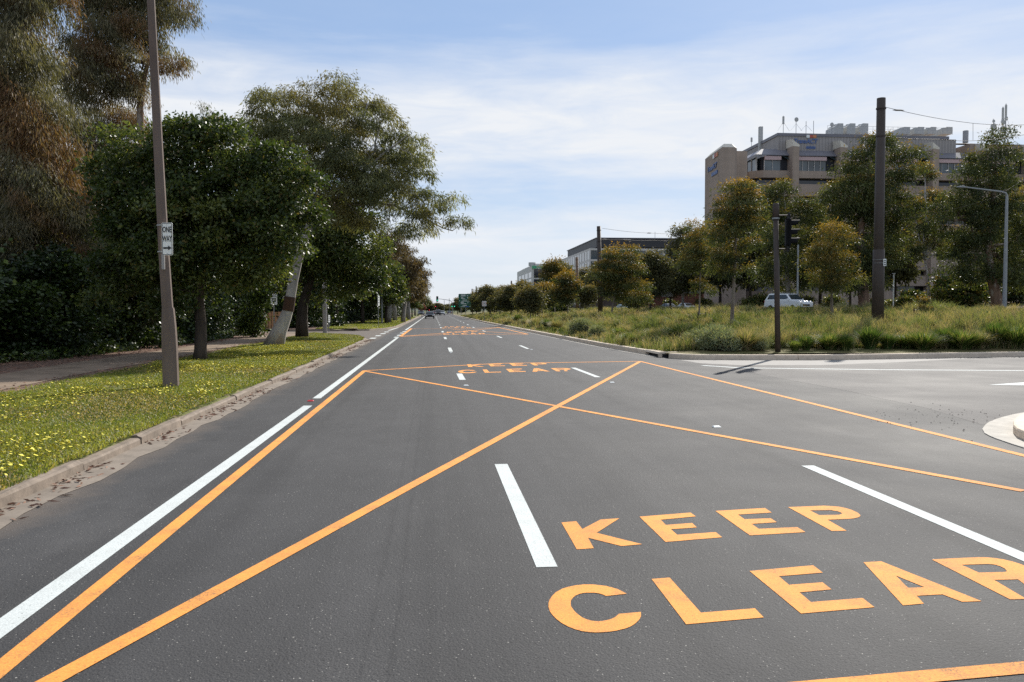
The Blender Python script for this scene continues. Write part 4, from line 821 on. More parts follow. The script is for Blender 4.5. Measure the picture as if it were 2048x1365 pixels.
# shrubs on the far bank
GS = 'shrubs along the bank before the brown block'
sp = blob([(0, 0, .9, 1.5, 1.2, .9), (.8, 0, 1.3, .9, .9, .8)], M['leaf_green'], 26, .5, 10, 14, .25, .16, tip_rand(.25, .7), name='bank_shrub', loc=(0, 0, 0), label='x', group=GS)
for i, (px, Y, s, mm, lb) in enumerate(((1918, 84, 1.6, 0, 'broad leafy green shrub left of the right edge gum trunk'), (1935, 88, 1.9, 0, 'larger green shrub behind the broad leafy one'), (2035, 84, 1.5, 0, 'green shrub at the right edge beside the lamp column'), (1800, 92, .9, 1, 'grey green shrub under the low white light'), (1835, 96, 1.1, 1, 'low shrub at the foot of the forked pale gum'), (1665, 92, 1.0, 1, 'low green shrub below the yellow green young gum'),
        (1510, 104, 1.2, 1, 'shrub behind the rear of the white wagon'), (1415, 118, 1.0, 1, 'small shrub at the foot of the brown tower'), (1872, 98, 1.1, 1, 'low shrub between the forked gum and the leafy shrub'), (1600, 108, 1.1, 1, 'yellowish shrub behind the roof of the white wagon'), (1765, 95, .8, 1, 'low shrub just right of the base of the tallest pole'), (1340, 170, 1.3, 1, 'yellow green shrub below the grey sign board'))):
    o = sp if i == 0 else copy_tree(sp); p = P(px, 620, Y); o.location = (p.x, Y, zright(p.x, Y)-.1); o.scale = (s, s, s); o.rotation_euler.z = i*2.1; o['label'] = lb

# ---------------------------------------------------------------- grass
def blades(name, X, Y, Z, h, w, lean, mat, tint, var, kind='stuff', parent=None):
    n = len(X); a = rng.uniform(0, 6.283, n); l = lean*rng.uniform(.2, 1, n)*h; b = rng.uniform(0, 6.283, n)
    base = np.stack([X, Y, Z], -1); wv = np.stack([np.cos(b), np.sin(b), 0*b], -1)*w[:, None]/2; mid = base+np.stack([np.cos(a)*l*.35, np.sin(a)*l*.35, h*.6], -1)
    tip = base+np.stack([np.cos(a)*l, np.sin(a)*l, h*(1-.25*lean)], -1)
    V = np.stack([base-wv, base+wv, mid+wv*.8, tip, mid-wv*.8], 1).reshape(-1, 3); I = np.arange(n)*5
    tri = np.stack([I, I+1, I+2, I+4], -1); t2 = np.stack([I+4, I+2, I+3, I+3], -1)
    # quads for the shaft, triangles for the tip
    me = bpy.data.meshes.new(name); me.vertices.add(len(V)); me.vertices.foreach_set('co', V.astype(np.float32).ravel())
    loops = np.concatenate([tri, t2[:, :3]], 1).ravel(); me.loops.add(len(loops)); me.loops.foreach_set('vertex_index', loops.astype(np.int32))
    me.polygons.add(2*n); st = np.stack([np.arange(n)*7, np.arange(n)*7+4], -1).ravel(); me.polygons.foreach_set('loop_start', st.astype(np.int32)); me.update(calc_edges=True)
    for nm, v in (('tint', tint), ('var', var)):
        at = me.attributes.new(nm, 'FLOAT', 'POINT'); at.data.foreach_set('value', np.repeat(v, 5).astype(np.float32))
    me.materials.append(mat); o = link(name, me, parent)
    if parent is None: tag(o, kind=kind)
    return o
# lawn on the left verge: denser near
n = 380000; y = 4+56*rng.uniform(0, 1, n)**1.7; x = -3.99-4.7*rng.uniform(0, 1, n)**1.05
keep = (x < np.interp(y, [p[1] for p in KL], [p[0] for p in KL])-.10-.06*field(x*0, y, .25)) & (rng.uniform(0, 1, n) < np.clip((x+8.6+.35*field(x, y, .8))/.35, .05, 1)) & (rng.uniform(0, 1, n) < np.clip(1.75+.9*field(x, y, .4)+.7*field(x, y, 1.3), .12, 1))
x, y = x[keep], y[keep]; n = len(x); f = field(x, y, 1.1)+.5*field(x, y, .35)
o = blades('lawn_grass', x, y, zverge(x, y)-.01, rng.uniform(.02, .055, n)*(1+.5*np.clip(f, 0, 1))*(1+y*.008), .007+.0007*y, 1.0, M['lawn'], np.where(rng.uniform(0, 1, n) < .08+.4*np.clip(-f, 0, 1), .8, 0.0), np.clip(.5+.4*f+rng.normal(0, .16, n), 0, 1))
tag(o, 'short green mown grass covering the verge beside the left kerb', 'grass', kind='stuff')
# far lawn
n = 60000; y = 71+110*rng.uniform(0, 1, n)**1.6; x = -3.95-6*rng.uniform(0, 1, n); keep = (x < np.interp(y, [p[1] for p in KL2[1:]], [p[0] for p in KL2[1:]])-.17); x, y = x[keep], y[keep]; n = len(x)
o = blades('far_lawn_grass', x, y, zverge(x, y)-.01, rng.uniform(.06, .14, n), .03+.0005*y, .9, M['lawn'], np.where(rng.uniform(0, 1, n) < .08, .8, 0.0), np.clip(.55+.25*field(x, y, 2)+rng.normal(0, .15, n), 0, 1))
tag(o, 'bright grass on the verge beyond the side street', 'grass', kind='stuff')
# yellow daisies
n = 40000; y = 5+38*rng.uniform(0, 1, n)**1.25; x = -4.2-4.1*rng.uniform(0, 1, n); f = field(x, y, 1.0)+.8*field(x, y, .3)+rng.normal(0, .5, n)-.35*np.clip((-x-6.9), 0, 2)
keep = f > .3; x, y = x[keep], y[keep]; n = len(x); k = 7; A = rng.uniform(0, 6.28, n); r = rng.uniform(.010, .021, n)
th = A[:, None]+np.arange(k)*2*np.pi/k; tx, ty = rng.normal(0, .3, n), rng.normal(-.25, .25, n)
cz = zverge(x, y)+rng.uniform(.04, .085, n)
dx = np.cos(th)*r[:, None]; dy = np.sin(th)*r[:, None]
V = np.stack([x[:, None]+dx, y[:, None]+dy, cz[:, None]+dx*tx[:, None]+dy*ty[:, None]], -1).reshape(-1, 3)
me = np_mesh('yellow_daisies', V, np.arange(n*k).reshape(n, k), M['flower']); tag(link('yellow_daisies', me), 'small yellow daisies scattered through the near grass verge', 'flowers', kind='stuff')
# bark and leaf litter
n = 5200; x = np.concatenate([-8.2-.8*rng.uniform(0, 1, 900), -10.8-2.6*rng.uniform(0, 1, 3100), -3.87+.33*rng.uniform(0, 1, 1700)**2.5]); y = np.concatenate([10+35*rng.uniform(0, 1, 900), 14+32*rng.uniform(0, 1, 3100), 4+46*rng.uniform(0, 1, 1700)])
z = np.where(x > -4, .012, zverge(x, y)+.03); keep = (x < -4) | (field(x, y, .5) > -.1); x, y, z = x[keep], y[keep], z[keep]; n = len(x); a = rng.uniform(0, 6.28, n)
D = np.stack([np.cos(a), np.sin(a), rng.normal(.05, .12, n)], -1)
me = leaves('leaf_litter', np.stack([x, y, z], -1), D, rng.uniform(.04, .15, n), rng.uniform(.012, .03, n), M['litter'], np.zeros(n), rng.uniform(0, 1, n)); tag(link('leaf_litter', me), 'dry bark strips and fallen leaves by the path and in the gutter', 'leaf litter', kind='stuff')
# ivy ground cover under the hedge
n = 16000; x = -11.6-1.8*rng.uniform(0, 1, n); y = 22+34*rng.uniform(0, 1, n); keep = x < -11.5-.6*field(y*0+1, y, 1.0)-.3; keep &= ~((y < 27) & (x > -12.9)); x, y = x[keep], y[keep]; n = len(x)
z = zverge(x, y)+rng.uniform(.02, .3, n)*np.clip((-x-11.3), .1, 1)
me = leaves('ivy', np.stack([x, y, z], -1), rand_unit(n)*np.array([1, 1, .5])+np.array([.3, -.3, 0]), rng.uniform(.08, .16, n), rng.uniform(.06, .1, n), M['leaf_ivy'], np.where(rng.uniform(0, 1, n) < .12, .5, 0.0), rng.uniform(0, 1, n)); tag(link('ivy_ground_cover', me), 'low ivy leaves along the foot of the dark hedge', 'ivy', kind='stuff')
# long grass of the median
X = []; Y = []
n = 330000; yy = 31+190*rng.uniform(0, 1, n)**2.1; xx = 6.8+rng.uniform(0, 1, n)**.9*(40+yy*0)
nc = 5200; cy = 31+170*rng.uniform(0, 1, nc)**1.9; cx = 6.8+rng.uniform(0, 1, nc)**.9*40; ch = rng.uniform(.3, .75, nc); cv = rng.normal(0, .3, nc); ct = np.where(rng.uniform(0, 1, nc) < .3, rng.uniform(.3, .9, nc), 0)
pc = 46; ca = rng.uniform(0, 6.283, nc*pc); cr = rng.uniform(0, .3, nc*pc)
xx = np.concatenate([xx, np.repeat(cx, pc)+np.cos(ca)*cr]); yy = np.concatenate([yy, np.repeat(cy, pc)+np.sin(ca)*cr])
bh = np.concatenate([rng.uniform(.10, .30, n), np.repeat(ch, pc)*rng.uniform(.6, 1.15, nc*pc)]); bv = np.concatenate([rng.normal(0, .17, n), np.repeat(cv, pc)+rng.normal(0, .1, nc*pc)]); bt = np.concatenate([np.where(rng.uniform(0, 1, n) < .14, .75, 0), np.repeat(ct, pc)])
ns = 60000; sy = 31+170*rng.uniform(0, 1, ns)**2; sx = 6.8+rng.uniform(0, 1, ns)**.9*40
xx = np.concatenate([xx, sx]); yy = np.concatenate([yy, sy]); bh = np.concatenate([bh, rng.uniform(.4, .8, ns)*np.where(field(sx, sy, 2.5) > -.2, 1, .4)]); bv = np.concatenate([bv, rng.uniform(0, .3, ns)]); bt = np.concatenate([bt, np.ones(ns)*.95])
th_ = np.concatenate([np.ones(n+nc*pc), np.ones(ns)*.45])
d = np.minimum(xx-medX(yy), yy-sideY(xx)); keep = (d > .17+.06*field(xx, yy, .8)) & ((xx < 38) | (yy < 48)) & (xx < yy*1.0+4) & (rng.uniform(0, 1, len(xx)) < .45+.55*np.clip(d/2, 0, 1))
xx, yy, d, bh, bv, bt, th_ = [q[keep] for q in (xx, yy, d, bh, bv, bt, th_)]; n = len(xx); f = field(xx, yy, 2.2)+.6*field(xx, yy, .7); f2 = field(yy+50, xx, 3.2)+.5*field(yy, xx+9, .9)
hh = 1.2*bh*(1+.45*np.clip(f, -.6, 1.2))*np.clip(.7+d*.08, 0, 1.15)
tint = np.clip(.32*np.clip(f2, 0, 1.5)+bt, 0, 1)
o = blades('median_grass', xx, yy, zmed(xx, yy)-.03, hh, (.008+.00045*yy)*th_, .8, M['blade'], tint, np.clip(.45+.5*f+bv, 0, 1))
tag(o, 'long mixed green and straw grass covering the raised median', 'grass', kind='stuff')
# individual tussocks and shrubs at the kerb
def tussock(name, n, h, rad, mat, tintp, lean=1.0, green=.5):
    a = rng.uniform(0, 6.283, n); r0 = rad*.28*np.sqrt(rng.uniform(0, 1, n)); out = rng.uniform(.15, 1, n)*rad; hh = h*rng.uniform(.6, 1.08, n); segs = 4; V = []
    b = a+np.pi/2; w = rng.uniform(.008, .018, n)
    for k in range(segs+1):
        t = k/segs; rr = r0+out*t**1.6*lean; z = hh*(t-.28*t*t*np.clip(out/rad, 0, 1)*lean); ww = w*(1-t)**.6+.001
        c = np.stack([np.cos(a)*rr, np.sin(a)*rr, z-.03], -1); s = np.stack([np.cos(b), np.sin(b), 0*b], -1)*ww[:, None]; V += [c-s, c+s]
    V = np.stack(V, 1); m = 2*(segs+1); I = np.arange(n)[:, None]*m; Fc = np.concatenate([np.stack([I[:, 0]+2*k, I[:, 0]+2*k+1, I[:, 0]+2*k+3, I[:, 0]+2*k+2], -1) for k in range(segs)])
    return np_mesh(name, V.reshape(-1, 3), Fc, mat, {'tint': np.repeat(np.where(rng.uniform(0, 1, n) < tintp, .8, 0.0), m), 'var': np.repeat(np.clip(green+rng.normal(0, .2, n), 0, 1), m)})
TU = [tussock('tussock', 900, .85, .6, M['tussock'], .06, green=.35), tussock('tussock', 1000, .75, .8, M['tussock'], .25, 1.2, .55), tussock('tussock', 800, .8, .75, M['blade'], .65, 1.1, .5), tussock('tussock', 700, .5, .45, M['tussock'], .1, .8, .9)]
GT = 'grass tussocks and low shrubs along the median kerb'
for i, (px, py, k, s, lb) in enumerate((
   (1590, 707, 3, .9, 'short bright green tussock just right of the traffic light pole'), (1612, 706, 0, .75, 'small dark tussock right of the bright one by the traffic light'), (1660, 705, 1, 1.0, 'dark green tussock at the kerb between traffic light and tallest pole'), (1690, 706, 0, .8, 'low dark tussock just left of the blue green one'),
   (1740, 704, 0, 1.15, 'tall blue green tussock at the kerb below the tallest pole'), (1775, 704, 0, .8, 'narrow upright tussock just right of the tallest pole'), (1812, 703, 1, .95, 'spreading tussock second to the right of the tallest pole'), (1845, 704, 1, 1.1, 'spreading tussock with a dark heart third to the right of the tallest pole'),
   (1888, 702, 0, 1.1, 'upright tussock under the two thin stakes'), (1925, 703, 1, 1.2, 'broad dark tussock left of the straw coloured one'), (1958, 702, 2, 1.0, 'straw coloured tussock near the right edge'), (1990, 701, 0, 1.35, 'tall dark green tussock near the right edge'), (2030, 701, 1, 1.45, 'largest dark tussock at the right edge'), (2062, 700, 0, 1.2, 'tussock cut by the right edge of the view'),
   (1490, 706, 2, 1.15, 'rust brown tussock left of the traffic light pole'), (1365, 690, 1, 1.2, 'broad green tussock behind the concrete pad'), (1310, 688, 2, .9, 'tawny tussock left of the broad green one'), (1262, 690, 1, .8, 'green tussock near the bend of the median kerb'), (1240, 680, 3, 1.2, 'bright low tussock behind the median kerb bend'),
   (1112, 662, 2, 1.1, 'pale straw tussock near the middle of the median kerb'), (1072, 657, 2, 1.3, 'tall pale tussock beside the kerb beyond the middle'), (1095, 660, 0, 1.1, 'dark green tussock between two pale straw ones'), (1055, 653, 1, 1.2, 'green tussock at the far part of the median kerb'), (1035, 649, 0, 1.3, 'dark tussock at the far part of the median kerb'))):
    p = G(px, py, .16); t = empty('grass_tussock', (p.x, p.y, float(zmed(p.x, p.y))), i*1.1, label=lb, cat='tussock', group=GT); t.scale = (s, s, s)
    t2 = link('blades', TU[k], t)
sh = blob([(0, 0, .26, .5, .45, .3), (.3, .1, .3, .35, .35, .28)], leafmat('silver_shrub_leaves', [(.13, .16, .09), (.23, .27, .16), (.36, .38, .26)], (.34, .3, .16), .3, .6, .2), 30, .2, 12, 16, .10, .02, tip_rand(.2, .6), droop=-.6, spread=.07, name='silver_shrub', loc=(0, 0, 0), label='x', group=GT)
for i, (px, py, s, lb) in enumerate(((1425, 705, 1.5, 'silvery green shrub at the kerb right of the concrete pad'), (1402, 703, 1.2, 'small silvery shrub beside the concrete pad'), (1452, 707, 1.2, 'silvery low shrub left of the rust brown tussock'), (1170, 672, 1.6, 'grey green shrub at the middle of the median kerb'), (1520, 706, .8, 'tiny grey shrub at the foot of the traffic light pole'), (1190, 676, 1.0, 'small grey green shrub right of the one at mid kerb'))):
    o = sh if i == 0 else copy_tree(sh); p = G(px, py, .16); o.location = (p.x, p.y, float(zmed(p.x, p.y))); o.scale = (s, s, s); o.rotation_euler.z = i; o['label'] = lb

# ---------------------------------------------------------------- traffic island at the right edge
isl = empty('traffic_island', (0, 0, 0), label='pale concrete traffic island nose at the right edge of the road', cat='traffic island')
ap = [G(x, y) for x, y in ((2048, 826.6), (2024, 831), (2005, 836), (1992, 840), (1978, 846), (1971, 851), (1964.5, 859.7), (1969, 868), (1980, 874), (1992, 879), (2024, 890), (2048, 897.6))]
ap = [p-Vector((0, 0, 0)) for p in ap]+[ap[-1]+Vector((2.2, -1.35, 0)), ap[-1]+Vector((6, -3, 0)), ap[0]+Vector((9, 1.2, 0)), ap[0]+Vector((3, .6, 0))]
MB().add([(p.x, p.y, .014) for p in ap]+[(p.x, p.y, -.05) for p in ap], [tuple(range(len(ap)))]+[(i, (i+1) % len(ap), len(ap)+(i+1) % len(ap), len(ap)+i) for i in range(len(ap))]).build('apron', M['apron'], isl)
nose = [G(2075, 841), G(2050, 843.5), G(2034, 850), G(2026, 860), G(2026, 869), G(2033, 877), G(2055, 887), G(2085, 897)]
nose = nose+[nose[-1]+Vector((4, -2, 0)), nose[0]+Vector((6, 1.2, 0))]
poly = [(p.x, p.y) for p in nose]; MB().prism(poly, 0, .15, 'z').build('kerb', M['kerb_new'], isl, bevel=.03)
p = nose[0]+Vector((.95, -.15, .15)); t = empty('island_tussock', p, label='strappy green plant on the traffic island at the right edge', cat='plant'); t.scale = (1.1,)*3
link('blades', tussock('tussock', 60, .85, .75, M['blade'], .3, 1.0, .7), t)
# gravel crumbs on the slip road
n = 110; m = MB(); rr = random.Random(11)
for i in range(n):
    q = G(rr.gauss(1890, 75), 834+rr.gauss(0, 14)+0); s = rr.uniform(.003, .009)
    m.box(-s, s, -s, s, 0, s*1.1, Matrix.Rotation(rr.random()*3, 3, 'Z'), (q.x, q.y, .006))
tag(m.build('loose_gravel', M['rock']), 'scattered loose gravel on the asphalt before the traffic island', 'gravel', kind='stuff')

# ---------------------------------------------------------------- left furniture
# lamp post with sign
b = G(338, 772, .17); Yb = b.y; k = Yb/F
lp = empty('street_lamp', b, label='tall tapering brown concrete lamp post on the left verge', cat='street lamp')
def pz(py): return P(338, py, Yb).z-b.z
def px_(px): return P(px, 500, Yb).x-b.x
prof = [(774, 338, 15.2), (690, 336.5, 14.6), (652, 335.5, 13.6), (620, 334.5, 11.6), (617, 334.2, 11.2)]
MB().tube([(px_(x), 0, pz(y)) for y, x, r in prof], [r*k for y, x, r in prof], 8).build('base_sleeve', M['pole_conc'], lp)
prof = [(618, 333.5, 10.4), (510, 328, 9.8), (300, 320, 8.6), (0, 310, 7.2), (-170, 304, 6.2)]
MB().tube([(px_(x), 0, pz(y)) for y, x, r in prof], [r*k for y, x, r in prof], 8).build('post', M['pole_conc'], lp)
top = Vv((px_(304), 0, pz(-170))); MB().tube([top, top+Vv((0, 0, .5)), top+Vv((.4, 0, .9)), top+Vv((2.2, 0, 1.1))], [.06, .05, .045, .04], 8).build('arm', M['pole_grey'], lp)
MB().box(2.1, 2.8, -.14, .14, 1.02, 1.16, at=top).build('lamp_head', M['pole_grey'], lp, bevel=.03)
MB().box(-.03, .03, -.16, -.12, 0, .32, at=(px_(331), -.02, pz(540))).build('number_plate', M['sign_back'], lp)
MB().tube([(px_(327), 0, pz(505)-.01), (px_(327), 0, pz(505)+.02)], .125, 12).build('bracket_band', M['pole_grey'], lp); MB().tube([(px_(326.4), 0, pz(453)), (px_(326.4), 0, pz(453)+.03)], .122, 12).build('bracket_band', M['pole_grey'], lp)
sg = empty('one_way_sign', b+Vv((px_(340.5), -.19, pz(480))), R(-9), label='white one way sign with black arrow strapped to the brown lamp post', cat='sign')
sw, sh_ = 10.6*k, 31*k
def rrect(w, h, r, n=5):
    out = []
    for cx, cy, a0 in ((w-r, h-r, 0), (-w+r, h-r, 90), (-w+r, -h+r, 180), (w-r, -h+r, 270)):
        out += [(cx+r*math.cos(R(a0+90*i/n)), cy+r*math.sin(R(a0+90*i/n))) for i in range(n+1)]
    return out
MB().prism(rrect(sw, sh_, .03), -.004, .004, 'y').build('plate', M['sign_white'], sg)
o1, o2 = rrect(sw-.008, sh_-.008, .026), rrect(sw-.02, sh_-.02, .018); nn = len(o1)
MB().add([(x, -.0065, z) for x, z in o1]+[(x, -.0065, z) for x, z in o2], [(i, (i+1) % nn, nn+(i+1) % nn, nn+i) for i in range(nn)]).build('border', M['sign_black'], sg)
text_mesh('ONE', .17, M['sign_black'], 'lettering', sg, (0, -.006, sh_*.56), (math.pi/2, 0, 0), .002, bold=.004, sx=.54)
text_mesh('WAY', .17, M['sign_black'], 'lettering', sg, (0, -.006, sh_*.0), (math.pi/2, 0, 0), .002, bold=.004, sx=.50)
MB().prism([(-.085, .018), (.02, .018), (.02, .05), (.095, 0), (.02, -.05), (.02, -.018), (-.085, -.018)], -.009, -.005, 'y').build('arrow', M['sign_black'], sg).location = (0, 0, -sh_*.55)
MB().disc((0, -.006, sh_*.86), (0, 1, 0), .008, .01, 8).build('bolt', M['pole_grey'], sg); MB().disc((0, -.006, -sh_*.9), (0, 1, 0), .008, .01, 8).build('bolt', M['pole_grey'], sg)
# concrete stub pole and small signs over the side street
b = G(650, 667.5, .1); b.z = .14; t = empty('utility_pole', b, label='pale grey concrete post at the corner of the side street', cat='pole')
MB().tube([(0, 0, -.1), (0, 0, 5.2), (-.02, 0, 9)], [.16, .145, .12], 10).build('post', M['pole_pale'], t)
MB().box(-.1, .1, -.01, .01, 0, .18, at=(0, -.17, 1.9)).build('number_plate', M['sign_back'], t)
def postsign(px, py, Y, w, hpx, lb, ang=60, extra=False, board=None):
    b = P(px, py, Y); b.z = .16; t = empty('street_sign', b, R(ang), label=lb, cat='sign'); zt = P(px, hpx[0], Y).z-b.z; zb = P(px, hpx[1], Y).z-b.z
    MB().tube([(0, 0, -.1), (0, 0, zt+.05)], .03, 8).build('post', M['pole_grey'], t)
    MB().prism([(x, z+(zt+zb)/2) for x, z in rrect(w/2, (zt-zb)/2, .03, 3)], -.05, -.035, 'y').build('plate', M['sign_white'], t); m = MB()
    for i in range(3): m.box(-w*.3, w*.3, -.056, -.052, zt-(i+1)*(zt-zb)/4.2-.03, zt-(i+1)*(zt-zb)/4.2+.03)
    m.build('lettering', M['sign_black'], t)
postsign(548, 668, 57, .45, (587, 610), 'tall thin post with a white parking sign left of the white gum', 30)
postsign(657.5, 665, 66, .3, (631, 645), 'low white sign on a short post beside the pale concrete post', 75)
postsign(757, 656, 83, .45, (590, 612), 'white sign on a grey post on the verge beyond the side street', 72)
# slim lamp
def lampcol(px, py, Y, top, arm, lb, dirx, z=.16, rad=.09, second=True):
    b = P(px, py, Y); b.z = z; t = empty('street_lamp', b, label=lb, cat='street lamp'); h = P(px, top, Y).z-z
    MB().tube([(0, 0, -.1), (0, 0, h*.5), (0, 0, h*.93)], [rad*1.2, rad, rad*.75], 10).build('post', M['pole_grey'], t)
    MB().tube([(0, 0, h*.93), (0, 0, h*.965), (dirx*.12, 0, h*.988), (dirx*.5, 0, h), (dirx*arm, 0, h+arm*.09)], [rad*.75, rad*.7, rad*.6, rad*.5, rad*.4], 8).build('arm', M['pole_grey'], t)
    MB().tube([(dirx*arm, 0, h+arm*.09), (dirx*(arm+.25), 0, h+arm*.09+.03), (dirx*(arm+.8), 0, h+arm*.09+.02)], [.05, .12, .05], 8).build('lamp_head', M['pole_grey'], t)
    if second: MB().tube([(0, 0, h*.78), (dirx*1.0, 0, h*.78)], .035, 6).build('bracket', M['pole_grey'], t)
    return t
lampcol(764, 650, 99, 466, 1.3, 'slim grey street lamp with short arm on the verge beyond the side street', 1)
# timber palings glimpsed through the hedge
t = empty('timber_fence', (P(548, 620, 73).x, 73, .1), R(8), label='orange brown timber fence glimpsed through the trees left of the white gum', cat='fence'); m = MB()
for i in range(9): m.box(-1.5+i*.26, -1.5+i*.26+.22, 0, .02, 0, 1.5+.03*(i % 3))
m.build('palings', M['timber'], t); MB().box(-1.5, .8, .02, .08, .4, .5).box(-1.5, .8, .02, .08, 1.2, 1.3).build('rail', M['timber'], t)

# ---------------------------------------------------------------- right furniture
# traffic light
b = G(1556, 708, .16); b.z = .14; Yb = b.y; k = Yb/F
t = empty('traffic_light', b, label='dark traffic light pole with side facing signal head at the median kerb', cat='traffic light'); h = P(1552, 407, Yb).z-.14
tx = P(1552, 407, Yb).x-b.x
MB().tube([(0, 0, -.1), (tx, 0, h-.55)], [.105, .092], 12).build('post', M['pole_dark'], t, True)
MB().tube([(tx, 0, h-.56), (tx, 0, h-.06), (tx, 0, h)], [.118, .112, .09], 12).build('finial', M['pole_dark'], t, True)
def signal_head(t, at, rz, on=None, s=1, board=True):
    hd = bpy.data.objects.new('signal_head', None); COL.objects.link(hd); hd.parent = t; hd.location = at; hd.rotation_euler = (0, 0, rz); hd.scale = (s, s, s)
    MB().prism(rrect(.13, .5, .05), -.02, .17, 'y').build('housing', M['black'], hd)
    if board: MB().prism(rrect(.27, .72, .1), .05, .062, 'y').build('backboard', M['black'], hd)
    for i, c in enumerate(('red_lamp', 'lens_off', 'green_lamp')):
        z = .33-.33*i; MB().disc((0, -.024, z), (0, 1, 0), .1, .01, 16).build('lens', M[c] if on == i else M['lens_off'], hd)
        m = MB(); n = 14; vs = []
        for j in range(n+1):
            a = R(-35)+R(250)*j/n
            for yy, r in ((-.02, .118), (-.34 if 30 < math.degrees(a) < 150 else -.25, .122)): vs.append((r*math.cos(a), yy, z+r*math.sin(a)))
        o = m.add(vs, [(2*j, 2*j+1, 2*j+3, 2*j+2) for j in range(n)]).build('visor', M['black'], hd)
        sm = o.modifiers.new('s', 'SOLIDIFY'); sm.thickness = .008
    return hd
hz = P(1580, 465, Yb).z-.14; hx = P(1580, 465, Yb).x-b.x
signal_head(t, (hx-.02, -.05, hz), R(78))
MB().tube([(tx, 0, hz+.62), (hx, -.05, hz+.62)], .022, 6).tube([(tx, 0, hz-.62), (hx, -.05, hz-.62)], .022, 6).tube([(tx, 0, hz+.3), (hx-.15, 0, hz)], .012, 5).build('bracket', M['pole_dark'], t)
MB().disc((tx, 0, h-.56), (0, 0, 1), .135, .05, 12).build('collar', M['pole_grey'], t)
# tall poles
GP = 'tall dark steel poles of the median'
def bigpole(px, py, Y, toppx, toppy, lb, r0, r1, sleeve=None, z=None, mat='pole_dark'):
    w = P(px, py, Y); z = zright(w.x, Y) if z is None else z; b = Vv((w.x, Y, z)); t = empty('utility_pole', b, label=lb, cat='pole', group=GP); tp = P(toppx, toppy, Y)-b; m = MB()
    MB().tube([(0, 0, -.3), tp], [r0, r1], 20).build('post', M[mat], t, True)
    if sleeve:
        f = sleeve; c = tp*f; MB().tube([(0, 0, -.3), c, c+Vv((0, 0, .02))], [r0*1.12, (r0+(r1-r0)*f)*1.12, (r0+(r1-r0)*f)*1.02], 20).build('base_sleeve', M[mat], t, True)
    MB().disc(tp*.955, (0, 0, 1), r1*1.16, .08, 20).disc(tp*.835, (0, 0, 1), r1*1.16, .07, 20).build('clamp_band', M[mat], t)
    return t, b, tp
t, b, tp = bigpole(1755, 655, 45, 1762.5, 197, 'tallest dark steel pole at the right with a small white number plate', .30, .235, .335)
MB().box(-.09, .09, -.02, 0, -.2, .2, at=(.17, -.34, P(1763, 526, 45).z-b.z)).build('number_plate', M['sign_white'], t)
zz_ = P(1763, 522, 45).z-b.z; MB().disc((.03, 0, zz_+.05), (0, 0, 1), .352, .02, 20).disc((.03, 0, zz_-.14), (0, 0, 1), .352, .02, 20).build('strap', M['pole_grey'], t)
m = MB()
for i in range(3): m.box(-.06, .06, -.024, -.02, .1-.11*i-.03, .1-.11*i+.02, at=(.17, -.34, P(1763, 526, 45).z-b.z))
m.build('plate_digits', M['sign_black'], t)
bigpole(1201, 638, 108, 1197.5, 453, 'second tall dark pole beside the orange topped gum', .33, .26)
bigpole(1155, 624, 168, 1153.5, 515, 'third pole with a brown timber foot left of the orange topped gum', .36, .28, mat='wood_pole')
bigpole(1023, 622, 305, 1023, 562, 'fourth pole rising above the distant gums', .36, .28)
bigpole(952.5, 624, 376, 952.5, 573, 'fifth thin pole right of the green direction sign', .36, .28); bigpole(944.3, 624, 411, 944.3, 578, 'farthest thin pole directly above the green direction sign', .36, .28)
lampcol(2009, 611, 66, 384, 3.7, 'grey street lamp with a long arm reaching left before the right edge gum', -1, 1.62, .15, second=False)
b = P(1595, 600, 80); b.z = 1.62; t = empty('steel_column', b, label='plain grey column behind the traffic light and the white wagon', cat='pole'); MB().tube([(0, 0, -.1), (0, 0, P(1595, 490, 80).z-1.62)], [.11, .08], 8).build('post', M['pole_grey'], t)
b = P(1787, 590, 90); z = 2.4; t = empty('path_light', (b.x, 90, z), label='short white bollard light in front of the brown office block', cat='light'); h = P(1787, 548, 90).z-z
MB().tube([(0, 0, -.2), (0, 0, h)], .07, 8).build('post', M['sign_white'], t); MB().tube([(0, 0, h), (0, 0, h+.06)], [.2, .16], 10).build('lamp_head', M['sign_back'], t)
# span wires
def wire(pts, Ys, lb, r=.012, lamps=()):
    p = [P(x, y, Y) for (x, y), Y in zip(pts, Ys)]; t = empty('overhead_cable', p[0], label=lb, cat='cable', group='overhead cables strung from the dark poles')
    path = []
    for a, c in zip(p, p[1:]):
        n = 8
        for i in range(n): path.append(a.lerp(c, i/n)-p[0]-Vv((0, 0, (c-a).length*.008*math.sin(math.pi*i/n))))
    path.append(p[-1]-p[0]); MB().tube(path, r, 5).build('wire', M['pole_dark'], t)
    for u in lamps:
        q = path[int(u*(len(path)-1))]; MB().tube([q+Vv((-.35, 0, 0)), q+Vv((-.15, 0, 0)), q+Vv((.15, 0, 0)), q+Vv((.35, 0, 0))], [r, r*3.5, r*3.5, r], 6).build('insulator', M['pole_pale'], t)
wire([(1772, 215), (1946, 247), (2048, 250), (2110, 251)], [45, 52, 56, 58], 'thin upper cable running right from the top of the tallest pole', .014, (.07, .84, .9))
wire([(1946, 247), (1946, 281)], [52, 52], 'short vertical dropper between the two cables above the office roof', .012)
wire([(1770, 273), (1880, 279), (1946, 282), (2048, 270), (2100, 268)], [45, 49, 52, 56, 58], 'thin lower cable running right from the tallest pole across the office roof', .016)
wire([(2048, 358), (1990, 395), (1800, 440)], [56, 54, 45], 'slanting thin cable crossing the right edge gum', .006)
wire([(1205, 457), (1310, 467), (1380, 467)], [108, 120, 128], 'thin upper cable running right from the second tall pole', .02, (.45,))
